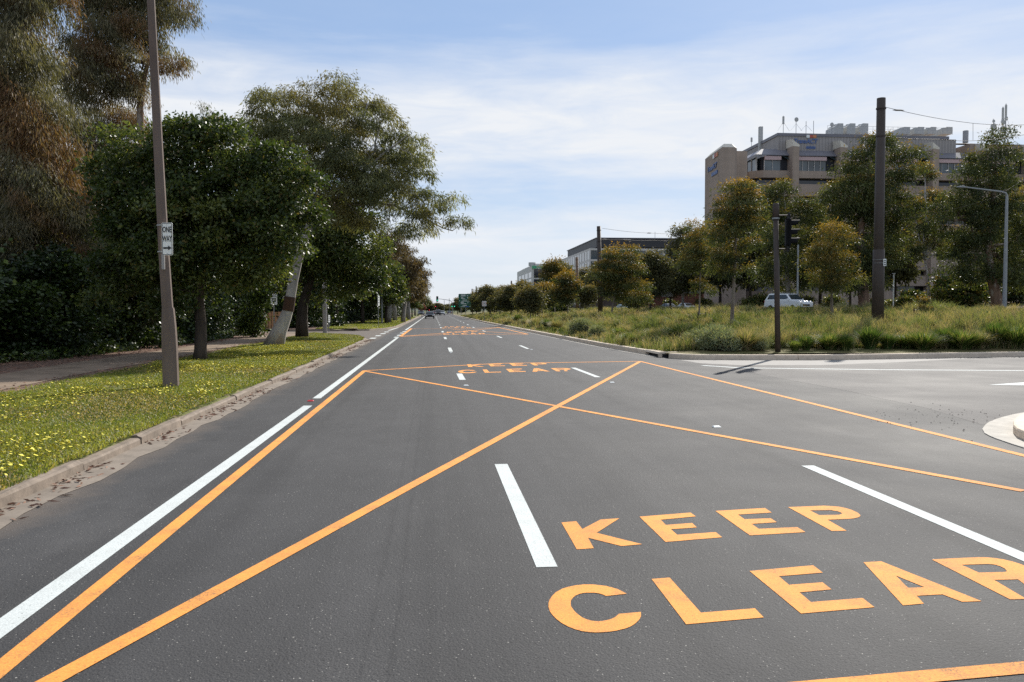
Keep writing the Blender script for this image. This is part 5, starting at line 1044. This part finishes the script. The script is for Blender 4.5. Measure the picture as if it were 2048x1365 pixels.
wire([(1203, 479), (1250, 480), (1310, 481), (1385, 482)], [108, 113, 120, 129], 'thin lower cable with small insulators right of the second tall pole', .026, (.05, .34, .4, .85))
wire([(1157, 538), (1196, 540)], [168, 108], 'pale cable between the timber footed pole and the second tall pole', .04)
# staked saplings
def stakes(lst, lb):
    p0 = P(lst[0][0], 620, lst[0][2]); z0 = zright(p0.x, p0.y); t = empty('tree_stakes', (p0.x, p0.y, z0), label=lb, cat='stakes')
    for px, top, Y in lst:
        p = P(px, top, Y)-Vv((p0.x, p0.y, z0)); z = zright(p.x+p0.x, Y)-z0; MB().box(-.035, .035, -.035, .035, z-.2, p.z, at=(p.x, p.y, 0)).build('stake', M['pole_dark'], t)
    a, c = P(lst[0][0], lst[0][1]+2, lst[0][2])-t.location, P(lst[-1][0], lst[-1][1]+2, lst[-1][2])-t.location
    MB().tube([a-Vv((0, 0, .05)), c-Vv((0, 0, .05))], .022, 5).build('tie', M['pole_dark'], t)
stakes([(1396, 625, 60), (1411, 625, 60)], 'pair of dark stakes with a cross tie around the slender staked gum')
stakes([(1828, 617, 50), (1866, 616, 50)], 'pair of thin stakes guarding a small sapling right of the tallest pole')
rtree(1848, 50, ((1848, 625), (1848, 605)), [(1848, 602, 9, 12, 0), (1843, 618, 10, 10, 0), (1854, 615, 8, 10, 0)], 16, 'tiny olive sapling between the two thin stakes', lr=.22, L=.13, Wd=.035, rad=.03, per=12, sub=9, spread=.08, limb=.015, name='sapling')
# sign boards
b = P(1334, 620, 120); z = zright(b.x, 120); t = empty('sign_board', (b.x, 120, z), label='back of a plain grey sign board on two posts beside the far road', cat='sign'); k = 120/F
zt = P(1334, 581, 120).z-z; zb = P(1334, 594, 120).z-z
MB().box(-12*k, 12*k, -.03, .03, zb, zt).build('board', M['sign_back'], t)
for x in (-.4, .4): MB().tube([(x, .06, -.2), (x, .06, zt)], .05, 8).build('post', M['pole_dark'], t)
# green direction sign
Y = 232; k = Y/F; b = P(929.5, 620, Y); z = zright(b.x, Y); t = empty('direction_sign', (b.x, Y, z), label='large green direction sign with white lines on two posts by the median', cat='sign')
zt = P(929, 588.2, Y).z-z; zb = P(929, 615.5, Y).z-z; hw = 12.4*k
MB().prism([(x, y+(zt+zb)/2) for x, y in rrect(hw, (zt-zb)/2, .25)], -.03, .03, 'y').build('board', M['sign_green'], t)
for x in (-hw*.6, hw*.15): MB().tube([(x, .08, -.2), (x, .08, zt-.2)], .08, 8).build('post', M['pole_grey'], t)
H_ = zt-zb; m = MB()
for u, v, w, hh in ((.2, .08, .36, .05), (.18, .15, .44, .06), (.2, .26, .18, .045), (.2, .33, .34, .05), (.33, .45, .33, .05), (.2, .54, .7, .035), (.18, .63, .26, .06), (.18, .72, .46, .05), (.34, .84, .33, .055), (.18, .935, .34, .04), (.70, .13, .07, .07), (.7, .27, .08, .09), (.07, .52, .06, .05), (.72, .65, .06, .06), (.9, .92, .05, .05)):
    nb = max(1, int(w/.055)); 
    for i in range(nb): m.box(-hw+2*hw*(u+w*(i+.08)/nb), -hw+2*hw*(u+w*(i+.8)/nb), -.036, -.031, zt-H_*(v+hh/2), zt-H_*(v-hh/2))
m.build('lettering', M['sign_white'], t); MB().box(-hw+2*hw*.57, -hw+2*hw*.82, -.0345, -.0305, zt-H_*.965, zt-H_*.905).build('route_patch', M['sign_blue'], t)
# speed sign
Y = 121; k = Y/F; b = P(968.5, 620, Y); z = float(zmed(b.x, Y)); t = empty('speed_sign', (b.x, Y, z), label='white speed limit sign with a red ring on a post by the median kerb', cat='sign'); zc = P(968.5, 607.7, Y).z-z
MB().prism([(x, y+zc) for x, y in rrect(4.3*k, 5.1*k, .04)], -.02, .0, 'y').build('plate', M['sign_white'], t)
m = MB(); n = 28; ra, rb = 3.9*k, 3.1*k; vs = [(r*math.cos(2*math.pi*i/n), -.026, zc+r*math.sin(2*math.pi*i/n)) for r in (ra, rb) for i in range(n)]
m.add(vs, [(i, (i+1) % n, n+(i+1) % n, n+i) for i in range(n)]).build('ring', M['sign_red'], t)
text_mesh('60', .30, M['sign_black'], 'lettering', t, (0, -.024, zc), (math.pi/2, 0, 0), .003)
MB().tube([(0, .03, -.2), (0, .03, zc+.3)], .035, 8).build('post', M['pole_grey'], t)
# distant mast signals
Y = 292; b = P(905.5, 633, Y); t = empty('traffic_light', (b.x, Y, .1), label='distant traffic light on a curved mast arm showing green over the road', cat='traffic light')
q = lambda x, y: P(x, y, Y)-Vv((b.x, Y, .1))
MB().tube([(0, 0, -.1), q(905.5, 615), q(905, 608), q(903, 603.5), q(899, 601), q(889, 599.6), q(877, 598)], [.16, .13, .12, .11, .1, .09, .07], 8).build('mast', M['pole_grey'], t)
signal_head(t, q(874.5, 598.5), 0, 2, 1.35); signal_head(t, q(904, 611), 0, 2, 1.2, False); signal_head(t, q(909, 611), 0, 2, 1.2, False)
for px, py, Y, lb in ((871, 613.5, 430, 'farthest signal showing red above the distant traffic'), (858.5, 620.5, 460, 'red signal just above the roof of the black car')):
    b = P(px, 625, Y); t = empty('traffic_light', (b.x, Y, 0), label=lb, cat='traffic light'); hh = P(px, py, Y).z; MB().tube([(0, .2, -.2), (0, .2, hh)], .08, 6).build('post', M['pole_grey'], t); signal_head(t, (0, 0, hh-.5), 0, 0, 1.5)

# ---------------------------------------------------------------- cars
def car(loc, rz, paint, label, kind='sedan', group=None):
    t = empty('parked_car' if kind == 'x' else 'car', loc, rz, label=label, cat='car', group=group)   # front towards -Y
    w = .9
    P_ = {'sedan': dict(L=4.6, body=[(-2.3, .35), (-2.3, .62), (-2.15, .78), (-1.1, .93), (1.55, .98), (2.25, .92), (2.3, .6), (2.28, .35)], gh=[(-1.15, .92), (-.35, 1.40), (.9, 1.43), (1.75, .97)], H=1.43),
          'hatch': dict(L=4.2, body=[(-2.1, .35), (-2.1, .65), (-1.95, .82), (-1.0, .98), (1.9, 1.02), (2.08, .85), (2.1, .35)], gh=[(-1.05, .97), (-.3, 1.46), (1.2, 1.5), (1.98, 1.0)], H=1.5),
          'suv': dict(L=4.9, body=[(-2.45, .45), (-2.45, .85), (-2.3, 1.05), (-1.2, 1.18), (2.4, 1.22), (2.45, .9), (2.45, .45)], gh=[(-1.25, 1.16), (-.5, 1.78), (2.0, 1.84), (2.38, 1.2)], H=1.84)}[kind]
    def loft(poly, w0, w1, zlo, zhi, name, mat, par, yscale=1):
        n = len(poly); vs = []
        for s in (-1, 1):
            for y, z in poly:
                f = (z-zlo)/(zhi-zlo); vs.append((s*(w0+(w1-w0)*f), y, z))
        fs = [tuple(range(n))[::-1], tuple(range(n, 2*n))]+[(i, (i+1) % n, n+(i+1) % n, n+i) for i in range(n)]
        return MB().add(vs, fs).build(name, mat, par, bevel=.05)
    bd = loft(P_['body'], w, w*.96, .35, 1.0, 'body', paint, t)
    gh = loft(P_['gh'], w*.93, w*.72, P_['gh'][0][1], P_['H'], 'cabin', paint, t)
    g_ = P_['gh']; z0, z1 = g_[0][1], P_['H']
    def W_(z): return w*.93+(w*.72-w*.93)*(z-z0)/(z1-z0)
    def quad(a, b, c, d, nm, off): MB().add([Vector(v)+Vector(off) for v in (a, b, c, d)], [(0, 1, 2, 3)]).build(nm, M['car_glass'], t)
    def ln(p, q, f): return (p[0]+(q[0]-p[0])*f, p[1]+(q[1]-p[1])*f)
    a, b = ln(g_[0], g_[1], .1), ln(g_[0], g_[1], .9); quad((-W_(a[1])*.9, *a), (W_(a[1])*.9, *a), (W_(b[1])*.88, *b), (-W_(b[1])*.88, *b), 'windscreen', (0, -.03, .02))
    a, b = ln(g_[3], g_[2], .15), ln(g_[3], g_[2], .85); quad((-W_(a[1])*.88, *a), (W_(a[1])*.88, *a), (W_(b[1])*.85, *b), (-W_(b[1])*.85, *b), 'rear_window', (0, .03, .02))
    for s in (-1, 1):
        lo, hi = z0+(z1-z0)*.15, z0+(z1-z0)*.8
        ya, yb = ln(g_[0], g_[1], .3)[0]+.12, ln(g_[0], g_[1], .85)[0]+.15; yc, yd = ln(g_[3], g_[2], .85)[0]-.15, ln(g_[3], g_[2], .25)[0]-.2
        mid = (yb+yc)/2+.1
        for (p, q, r_, u) in ((ya, yb, mid-.05, mid-.05), (mid+.05, mid+.05, yc, yd)):
            MB().add([(s*(W_(lo)+.012), p, lo), (s*(W_(hi)+.012), q, hi), (s*(W_(hi)+.012), r_, hi), (s*(W_(lo)+.012), u, lo)], [(0, 1, 2, 3)]).build('side_window', M['car_glass'], t)
        for y in (-P_['L']*.31, P_['L']*.31):
            wl_ = MB().tube([(s*(w-.2), y, .34), (s*(w+.02), y, .34)], .34, 18).build('wheel', M['rubber'], t); MB().tube([(s*(w+.015), y, .34), (s*(w+.03), y, .34)], .2, 12).build('rim', M['chrome'], wl_)
        zb_ = P_['body'][1][1]
        MB().box(-.2, .2, -.03, .05, -.06, .09, at=(s*(w-.24), -P_['L']/2+.02, zb_+.03)).build('headlight', M['chrome'], t, bevel=.02)
        MB().box(-.16, .16, -.05, .035, -.1, .1, at=(s*(w-.2), P_['L']/2+.01, zb_+.16)).build('tail_light', M['tail'], t, bevel=.02)
        MB().box(-.1, .1, -.05, .05, -.06, .07, at=(s*(w+.07), ya-.05, z0+.08)).build('mirror', paint, t, bevel=.02)
    MB().box(-w*.85, w*.85, -.08, .05, -.07, .07, at=(0, -P_['L']/2, .42)).build('front_bumper', M['black'], t, bevel=.02)
    MB().box(-w*.5, w*.5, -.03, .03, -.08, .08, at=(0, -P_['L']/2, .66)).build('grille', M['black'], t)
    MB().box(-w*.85, w*.85, -.05, .06, -.08, .08, at=(0, P_['L']/2, .42)).build('rear_bumper', M['black'], t, bevel=.02)
    MB().box(-.22, .22, -.01, .02, -.06, .06, at=(0, P_['L']/2+.03, .72)).build('number_plate', M['sign_white'], t)
    return t
GC = 'cars on the far carriageway'
def carP(px, Y, rz, paint, lb, kind, z, grp=None): p = P(px, 620, Y); return car((p.x, Y, z), rz, M[paint], lb, kind, grp)
c = carP(1576, 80, R(20), 'car_white', 'white station wagon with roof bars on the far road behind the traffic light', 'suv', 1.6, GC)
MB().tube([(-.5, -.3, 1.86), (-.5, 1.7, 1.9)], .03, 6).tube([(.5, -.3, 1.86), (.5, 1.7, 1.9)], .03, 6).build('roof_bar', M['chrome'], c)
carP(1373, 148, R(14), 'car_white', 'white sedan on the far road behind the staked gum', 'sedan', 1.6, GC); carP(1338, 158, R(14), 'car_grey', 'dark grey sedan on the far road below the grey sign board', 'sedan', 1.6, GC)
carP(1245, 200, R(10), 'car_teal', 'pale blue car on the far road behind the orange topped gum', 'hatch', 1.6, GC); carP(1130, 290, R(8), 'car_white', 'tiny white car far off on the far road near the timber footed pole', 'sedan', 1.6, GC)
GA = 'cars driving away down the road'
carP(859.5, 168, 0, 'car_black', 'black hatchback driving away in the left lane', 'hatch', 0, GA); carP(876.5, 262, 0, 'car_black', 'black four wheel drive waiting in the middle lane ahead', 'suv', 0, GA); carP(884, 272, 0, 'car_silver', 'silver hatchback in the right lane ahead', 'hatch', 0, GA)
carP(869.5, 285, 0, 'car_red', 'dark red car ahead between the two black cars', 'hatch', 0, GA); carP(899, 330, math.pi, 'car_grey', 'distant grey car at the junction right of the silver hatchback', 'sedan', 0, GA)
carP(842, 222, 0, 'car_grey', 'grey car parked in the driveway at the far end of the left verge', 'hatch', .15)

# ---------------------------------------------------------------- brown office block
B = empty('office_block', P(1560, 620, 150)*1.0, label='large brown precast office block with a grey clad top storey and corner tower', cat='building'); B.location.z = 0; O = B.location.copy()
def L_(v): return Vv((v.x-O.x, v.y-O.y, v.z))
Yf = 150.0; kf = Yf/F
zr = P(1560, 262, Yf).z; xr0 = 0.0; xr1 = P(1925, 262, Yf).x-O.x; xend = P(2160, 262, Yf).x-O.x
def zf(py): return P(1700, py, Yf).z
# lower body of concrete bands, dark recess between
m = MB(); ycore = 3.0
MB().box(-4.6, xend, ycore+.8, 22, 0, zf(345)).build('core', M['void'], B)
bands = [(343.6, 358), (370, 394), (409, 432), (447, 470), (484, 506), (519, 540), (551.5, 572), (583, 640)]
for i, (a, c) in enumerate(bands):
    MB().prism([(-5.6, 1.6), (-3.6, -.2 if i < 0 else 0), (xend, 0), (xend, 23.4), (-5.6, 23.4)], max(-.5, zf(c)), zf(a), 'z').build('floor_band', M['precast'], B)
# glazing bands between
for (a, c) in ((358, 370), (394, 409), (432, 447), (470, 484), (506, 519), (540, 551.5), (572, 583)):
    MB().box(-4.2, xend-.2, 1.5, 2.0, zf(c)+.004, zf(a)-.004).build('window_strip', M['glass_dark'], B)
# top storey windows, front: panes between piers
zw0, zw1 = zf(343.4), zf(322)
piers = [(1580, 1596), (1675, 1692), (1766, 1783), (1859, 1875), (1958, 1975), (2052, 2069)]
MB().box(-3.4, xend-.3, 1.2, 23.2, zw0+.003, zf(315)).build('top_storey', M['void'], B)
def bay(x0, x1, n):
    MB().box(x0, x1, .35, .8, zf(322), zf(314.5)).build('fascia', M['pink_blind'], B)
    for i in range(n):
        a, b_ = x0+(x1-x0)*i/n, x0+(x1-x0)*(i+1)/n
        w = MB().box(a+.03, b_-.03, .75, .85, zw0+.01, zw1).build('window', M['glass'], B); MB().box(a-.03, a+.045, .6, .9, zw0+.01, zw1).build('mullion', M['white_frame'], w)
xp = [tuple(P(x, 300, Yf).x-O.x for x in pr) for pr in piers]
bay(-3.1, xp[0][0]-1.5, 2)
for i in range(5): bay(xp[i][1]+.05, xp[i+1][0]-1.9, 5)
for i, (x0, x1) in enumerate(xp[:6]):
    zt0, zt1 = zf(286), zf(297)
    MB().prism([(x0, -1.2), (x0, 1.2), (x1, 1.2), (x1, -.6)], 0, zt1-.0, 'z').build('pier', M['precast'], B)
    MB().add([(x0, -1.2, zt1), (x1, -.6, zt1), (x1, 1.8, zt1), (x0, 1.8, zt1), (x0-.05, -1.1, zt0+.2), (x1+.1, -.5, zt1+.35), (x1+.1, 1.8, zt0+.1), (x0-.05, 1.8, zt0+.6)], [(0, 1, 5, 4), (1, 2, 6, 5), (2, 3, 7, 6), (3, 0, 4, 7), (4, 5, 6, 7)]).build('pier_cap', M['cap'], B)
    MB().add([(x0-1.8, .5, zf(312)), (x0-.02, .3, zf(322)), (x0-.02, 1.6, zf(302)), (x0-1.8, 1.6, zf(306))], [(0, 1, 2, 3)]).build('return_panel', M['slate_dark'], B)
# sloping skirt roof
MB().add([(-5.0, .2, zf(312)), (xend, .2, zf(312)), (xend, 2.2, zf(297)), (-3.0, 2.2, zf(297)), (-5.0, 23.4, zf(312)), (-3.0, 23.4, zf(297)), (-5, .2, zf(313.5)), (xend, .2, zf(313.5)), (-5, 23.4, zf(313.5))],
   [(0, 1, 2, 3), (4, 0, 3, 5), (6, 7, 1, 0), (8, 6, 0, 4)]).build('skirt_roof', M['slate'], B)
# side windows, facing the road
for i in range(9):
    y = 2.0+i*2.3; w = MB().box(-4.15, -4.05, y, y+2.1, zw0+.01, zf(314)).build('window', M['glass'] if i < 3 else M['glass_dark'], B); MB().box(-4.3, -4.0, y-.1, y+.0, zw0+.01, zf(314)).build('mullion', M['white_frame'], w)
# ribbed plant storey
MB().box(0, xr1, 1.9, 33, zf(300), zr-.55).build('plant_storey', M['ribbed'], B); MB().box(-.15, xr1-1.5, 1.75, 33.2, zr-.55, zr).build('parapet', M['slate'], B)
MB().box(xr1+2.4, xend, 1.2, 33, zf(300), zf(280)).build('plant_storey', M['precast'], B); MB().box(xr1+.01, xr1+2.4, 4, 30, zf(300), zf(291)).build('link_wall', M['precast'], B)
MB().tube([(xr1+.1, 3, zf(277.5)), (xr1+4.5, 3, zf(277.5))], .18, 6).build('roof_beam', M['pole_dark'], B)
# tower
p1, p0 = P(1445, 291, 141), P(1478, 291, 141); xa, xb = p1.x-O.x, p0.x-O.x; ya = 141-Yf; zt = p1.z; xL = P(1409.5, 400, 152.6).x-O.x
MB().prism([(xa, ya), (xb-.7, ya), (xb, ya+1), (xb, ya+10), (xL, ya+11.6)], 0, zt-.3, 'z').build('tower', M['precast'], B)
MB().add([(xa, ya, zt-.3), (xb-.7, ya, zt-.3), (xb, ya+1, zt-.3), (xb, ya+10, zt-.3), (xL, ya+11.6, zt-.3), (xa+.6, ya+.9, zt+.45), (xb-1, ya+.9, zt+.45), (xb-.5, ya+1.6, zt+.45), (xb-.5, ya+9, zt+.45), (xL+.6, ya+10.6, zt+.45)],
   [(0, 1, 6, 5), (1, 2, 7, 6), (2, 3, 8, 7), (3, 4, 9, 8), (4, 0, 5, 9), (5, 6, 7, 8, 9)]).build('tower_cap', M['cap'], B)
MB().box(xb-.02, P(1494, 303, 147).x-O.x, -3.2, 6, 0, P(1490, 303, 147).z).build('stair_wall', M['precast'], B)
MB().prism([(xL-1.2, 0), (xL+1.0, 0), (xL+1.0, 8)], ya+9, ya+11.4, 'y').build('tower_buttress', M['precast'], B)
# lettering on the plant storey
def S_(x, y, Y=Yf+1.9): v = P(x, y, Y); return (v.x-O.x, v.z)
x_, z_ = S_(1610, 282.3); zl = 12.4*kf
text_mesh('TransACT', 1.2, M['blue_letter'], 'blue_lettering', B, (x_, 1.82, z_-.1), (math.pi/2, 0, 0), .06, shear=.25, bold=.02, sx=.9)
m = MB(); x_, z_ = S_(1612, 290)
for i in range(11): m.box(x_+i*.17, x_+i*.17+.12, 1.78, 1.88, z_-.75, z_-.35+.06*(i % 3))
m.build('small_lettering', M['blue_letter'], B)
for xx_, mt in ((1615.5, 'sign_white'), (1622, 'tile_red'), (1629, 'tile_orange')):
    x_, z_ = S_(xx_, 273.4); MB().box(x_-.31, x_+.31, 1.74, 1.88, z_-.27, z_+.27).build('logo_tile', M[mt], B)
# tower sign on the road side face
fx0, fy0, fx1, fy1 = xa, ya, xL, ya+11.6; dirv = Vv((fx0-fx1, fy0-fy1, 0)).normalized(); ang = math.atan2(dirv.y, dirv.x); nrm = Vv((dirv.y, -dirv.x, 0))
if nrm.x > 0: nrm = -nrm
def on_face(u, z): q = Vv((fx1, fy1, 0))+dirv*u+nrm*.1; return (q.x, q.y, z)
zt_ = P(1427, 331, 146).z; o = text_mesh('TransACT', 1.25, M['blue_letter'], 'blue_lettering', B, on_face(5.2, zt_-.2), (math.pi/2, 0, ang), .05, shear=.25, bold=.03, sx=1.15)
m = MB()
for i, mt in enumerate(('sign_white', 'tile_red', 'tile_orange')):
    q = on_face(6.3+i*1.1, zt_+1.6); MB().box(-.45, .45, -.06, .06, -.35, .35, Matrix.Rotation(ang, 3, 'Z'), q).build('logo_tile', M[mt], B)
for i in range(8): q = on_face(5.2+i*.5, zt_-1.5); m.box(-.18, .18, -.06, .06, -.3, .3, Matrix.Rotation(ang, 3, 'Z'), q)
m.build('small_lettering', M['blue_letter'], B)
# roof equipment (each stands on the roof)
def mast(px, top, bot, Y, lb, dish=None, panel=False, r=.05, stay=True):
    p = P(px, bot, Y); t = empty('antenna_mast', p, label=lb, cat='antenna', group='antennas on the office roof'); h = P(px, top, Y).z-p.z
    MB().tube([(0, 0, -.6), (0, 0, h)], r, 6).build('pole', M['steel_mast'], t)
    if stay: MB().tube([(0, 0, h*.6), (1.3, .2, 0)], .02, 4).tube([(0, 0, h*.6), (-1.0, .2, 0)], .02, 4).build('stay', M['steel_mast'], t)
    if dish: 
        for (dz, rr_) in dish: MB().disc((0, -.15, h*dz), (.25, -1, 0), rr_, .14, 16).build('dish', M['roof_plant'], t)
    if panel: MB().box(-.16, .16, -.12, .12, h*.45, h*.95).build('antenna_panel', M['roof_plant'], t)
mast(1566.5, 232, 262, 153, 'slim stayed antenna at the left end of the office roof', panel=True); mast(1592, 238, 262, 153, 'antenna with a round dish on top second from the left on the roof', dish=((.92, .42),))
mast(1612, 243, 262, 153, 'plain stayed mast between the dish antenna and the short one'); mast(1627, 242, 262, 153, 'short thin mast right of the plain stayed one', stay=False)
mast(1503, 275, 292, 165, 'small whip antenna near the sloping roof edge', stay=False, panel=True); mast(1663, 247, 262, 158, 'small dish beside the left cooling unit', dish=((.8, .4),), stay=False)
mast(2005, 214, 262, 152, 'tall left antenna of the pair above the right edge gum', dish=((.35, .5), (.05, .7)), panel=True, r=.09); mast(2011, 208, 262, 152, 'tallest antenna above the right edge gum', panel=True, r=.09, dish=((.45, .4),)); mast(1986, 238, 264, 152, 'short antenna with a grey dish left of the tall pair', dish=((.35, .75), (.8, .3)))
mast(1931, 262, 280, 152, 'stubby dark vent pipe at the right end of the clad storey', stay=False, r=.5)
p = P(1521, 290, 160); t = empty('vent_stack', p, label='pale square vent stack rising from the sloping roof edge', cat='vent'); MB().box(-.35, .35, -.35, .35, -2, P(1521, 254, 160).z-p.z).build('duct', M['roof_plant'], t, bevel=.02)
GCU = 'cooling units on the office roof'
for i, (px, w, top, lb) in enumerate(((1669, 17, 251.5, 'left most of the three tall cooling units on the roof'), (1693, 17, 251.5, 'middle of the three tall cooling units on the roof'), (1718, 18, 251.5, 'right most of the three tall cooling units on the roof'),
     (1800, 20, 258.5, 'first low cooling unit right of the tallest pole'), (1828, 20, 258.5, 'second low cooling unit right of the tallest pole'), (1853, 18, 258.5, 'third low cooling unit right of the tallest pole'), (1884, 20, 258.5, 'last low cooling unit at the right end of the roof'))):
    p = P(px, 262.5, 162); t = empty('cooling_unit', p, label=lb, cat='cooling unit', group=GCU); kk = 162/F; h = P(px, top, 162).z-p.z; W2 = w*kk/2
    MB().prism([(-W2*1.15, -1), (-W2*1.05, h*.45), (-W2*.5, h*.75), (-W2*.3, h), (W2*1.0, h), (W2*1.0, -1)], -2, 2, 'y').build('casing', M['roof_plant'], t); MB().tube([(W2*.35, 0, h), (W2*.35, 0, h+.2)], W2*.5, 12).build('fan_ring', M['roof_plant'], t)
p = P(1655, 262, 155); rl = empty('roof_railing', p, label='thin safety railing along the office roof edge', cat='railing'); m = MB(); xl = P(1905, 262, 155).x-p.x
for i in range(26): m.tube([(xl*i/25, 0, -.3), (xl*i/25, 0, 1.0)], .025, 4)
m.build('posts', M['steel_mast'], rl); MB().tube([(0, 0, 1), (xl, 0, 1)], .03, 4).tube([(0, 0, .5), (xl, 0, .5)], .02, 4).build('rail', M['steel_mast'], rl)

# ---------------------------------------------------------------- dark roofed office
Y2 = 318.0; c0 = P(1180, 497, Y2); Bq = empty('office_block', (c0.x, Y2, 0), label='long office with dark roof storey and white framed windows behind the median gums', cat='building')
x1 = P(1342, 497, Y2).x-c0.x; x2 = P(1372, 497, Y2).x-c0.x; y2 = 118.0; rows = [(497, 519), (519, 541), (541, 563), (563, 585)]
zz2 = lambda py: P(1200, py, Y2).z
MB().box(.5, x2, .5, y2, 0, zz2(497)-.1).build('wall', M['glass_dark'], Bq)
MB().prism([(2.6, 0), (x2+1, 0), (x2+1, 70), (2.6, 70)], zz2(495)+.01, zz2(477), 'z').build('roof_storey', M['dark_roof'], Bq)
MB().prism([(2.3, -.4), (x2+1.3, -.4), (x2+1.3, 71), (2.3, 71)], zz2(477), zz2(475.6), 'z').build('roof_edge', M['slate'], Bq)
fr = MB()
for a, c_ in rows+[(585, 620)]: fr.box(0, x1, 0, .52, zz2(a)-.8, zz2(a)); fr.box(0, .52, .52, y2, zz2(a)-.8, zz2(a))
fr.build('floor_slab', M['white_frame'], Bq)
nf = 10
for j, (a, c_) in enumerate(rows[:3]):
    for i in range(nf+1 if j < 3 else 0):
        x = x1*i/nf; 
        if i < nf: w = MB().box(x+.4, x+x1/nf-.3, .3, .45, zz2(c_)+.02, zz2(a)-.82).build('window', M['glass_blue'] if i > nf-4 else M['glass'], Bq); MB().box(x-.3 if i else 0, x+.35, -.05, .3, zz2(c_)+.01, zz2(a)-.81).build('mullion', M['white_frame'], w)
    for i in range(20):
        y = .6+i*(y2-1)/20; w = MB().box(.02, .45, y+.5, y+(y2-1)/20, zz2(c_)+.02, zz2(a)-.82).build('window', M['glass_dark'] if (i+j) % 3 else M['glass'], Bq); MB().box(-.06, .3, y-.25, y+.35, zz2(c_)+.01, zz2(a)-.81).build('fin', M['white_frame'], w)
MB().box(x1+.01, x2, -.3, .5, 4, zz2(497)).build('blue_curtain_wall', M['glass_blue'], Bq)
p = P(1310, 476, Y2+5); t = empty('antenna_mast', p, label='thin mast on the dark roofed office', cat='antenna', group='antennas on the office roof'); MB().tube([(0, 0, -1), (0, 0, 2.3)], .08, 5).build('pole', M['steel_mast'], t)

# ---------------------------------------------------------------- pale office with green letters
Y3 = 500.0; c0 = P(1064, 530, Y3); Bp = empty('office_block', (c0.x, Y3, 0), label='distant pale office with green lettering on its top band', cat='building'); x1 = P(1089.5, 530, Y3).x-c0.x; z3 = lambda py: P(1075, py, Y3).z
MB().box(0, x1, 0, 90, 0, z3(538)).build('wall', M['white_frame'], Bp); MB().box(0, x1+.4, -.4, 90, z3(538), z3(531.5)).build('top_band', M['white_frame'], Bp)
MB().box(1.2, x1-.6, -.15, .2, z3(556), z3(538.5)).build('window', M['glass_dark'], Bp); MB().box(1.2, x1-.6, -.15, .2, z3(585), z3(559)).build('window', M['glass_dark'], Bp)
MB().box(x1+.4, x1+9, 1, 60, 0, z3(540)).build('side_wing', M['dark_roof'], Bp); MB().box(2.5, x1+8, 5, 80, z3(531.5), z3(527)).build('plant_storey', M['white_frame'], Bp)
for j in range(3):
    for i in range(4):
        y = 2+i*20; MB().box(-.1, .3, y, y+15, z3(555+j*14), z3(544+j*14)).build('window', M['glass_dark'], Bp)
MB().tube([(1, 8, z3(531)), (1, 8, z3(524))], 2.2, 12).tube([(4, 20, z3(531)), (4, 20, z3(525.5))], 2.0, 12).build('roof_tank', M['roof_plant'], Bp)
x_, z_ = P(1066.5, 534.8, Y3).x-c0.x, z3(534.8)
m = MB()
for i in range(3): m.box(x_-1+.0, x_+1.7, -.7, -.45, z_-.8+i*.6, z_-.4+i*.6)
m.build('logo_bars', M['green_letter'], Bp); text_mesh('OTBO', 2.3, M['green_letter'], 'lettering', Bp, (x_+4.3, -.6, z_), (math.pi/2, 0, 0), .05, bold=.05, sx=.75)
# brick house low behind
b = P(1385, 620, 175); t = empty('brick_building', (b.x, 175, 2.2), label='low red brick building behind the parked cars left of the tower', cat='building')
MB().box(-9, 4, 0, 10, -1, 3.2).build('wall', M['brick'], t); MB().prism([(-9.5, 3.2), (4.5, 3.2), (2, 4.6), (-7, 4.6)], -.5, 10.5, 'y').build('roof', M['slate'], t)

# ---------------------------------------------------------------- distance
def ridge(name, Y, x0, x1, hs, mat, seed):
    r_ = random.Random(seed); n = 60; V = []; Fc = []
    for j, dy in enumerate((0, 500, 1000)):
        for i in range(n+1):
            x = x0+(x1-x0)*i/n; h = hs*(.45+.35*math.sin(i*.23+seed)+.2*math.sin(i*.61+seed*2)+.05*r_.random()); V.append((x, Y+dy, (-5, h*.8, h)[j] if h > 0 else -5))
    for j in range(2):
        for i in range(n): a = j*(n+1)+i; Fc.append((a, a+1, a+n+2, a+n+1))
    o = MB().add(V, Fc).build(name, mat, smooth=True); return tag(o, kind='structure')
ridge('hills', 7000, -4200, 4200, 75, M['hill_blue'], 2); ridge('near_hills', 3200, -1500, 2200, 24, M['hill_blue'], 5)
GF = 'distant trees at the end of the road'
for i in range(16):
    px = 852+i*5.2+random.uniform(-1, 1); Y = 520+random.uniform(0, 160); o = copy_tree(fm); p = P(px, 620, Y); s = random.uniform(1.0, 1.6)*(.8 if 5 < i < 10 else 1); o.location = (p.x, Y, -.3); o.scale = (s*1.5, s*1.5, s*.8); o.rotation_euler.z = i
    o['label'] = 'distant tree in the band of greenery closing the end of the road'; o['group'] = GF
# thin distant lamp columns
for i, px in enumerate((888.5, 898.5)):
    Y = 420; b = P(px, 625, Y); t = empty('street_lamp', (b.x, Y, 0), label=('thin distant lamp column under the mast arm', 'taller thin distant lamp column near the mast signal')[i], cat='street lamp'); MB().tube([(0, 0, 0), (0, 0, P(px, (601, 597)[i], Y).z)], .13, 6).build('post', M['pole_grey'], t)
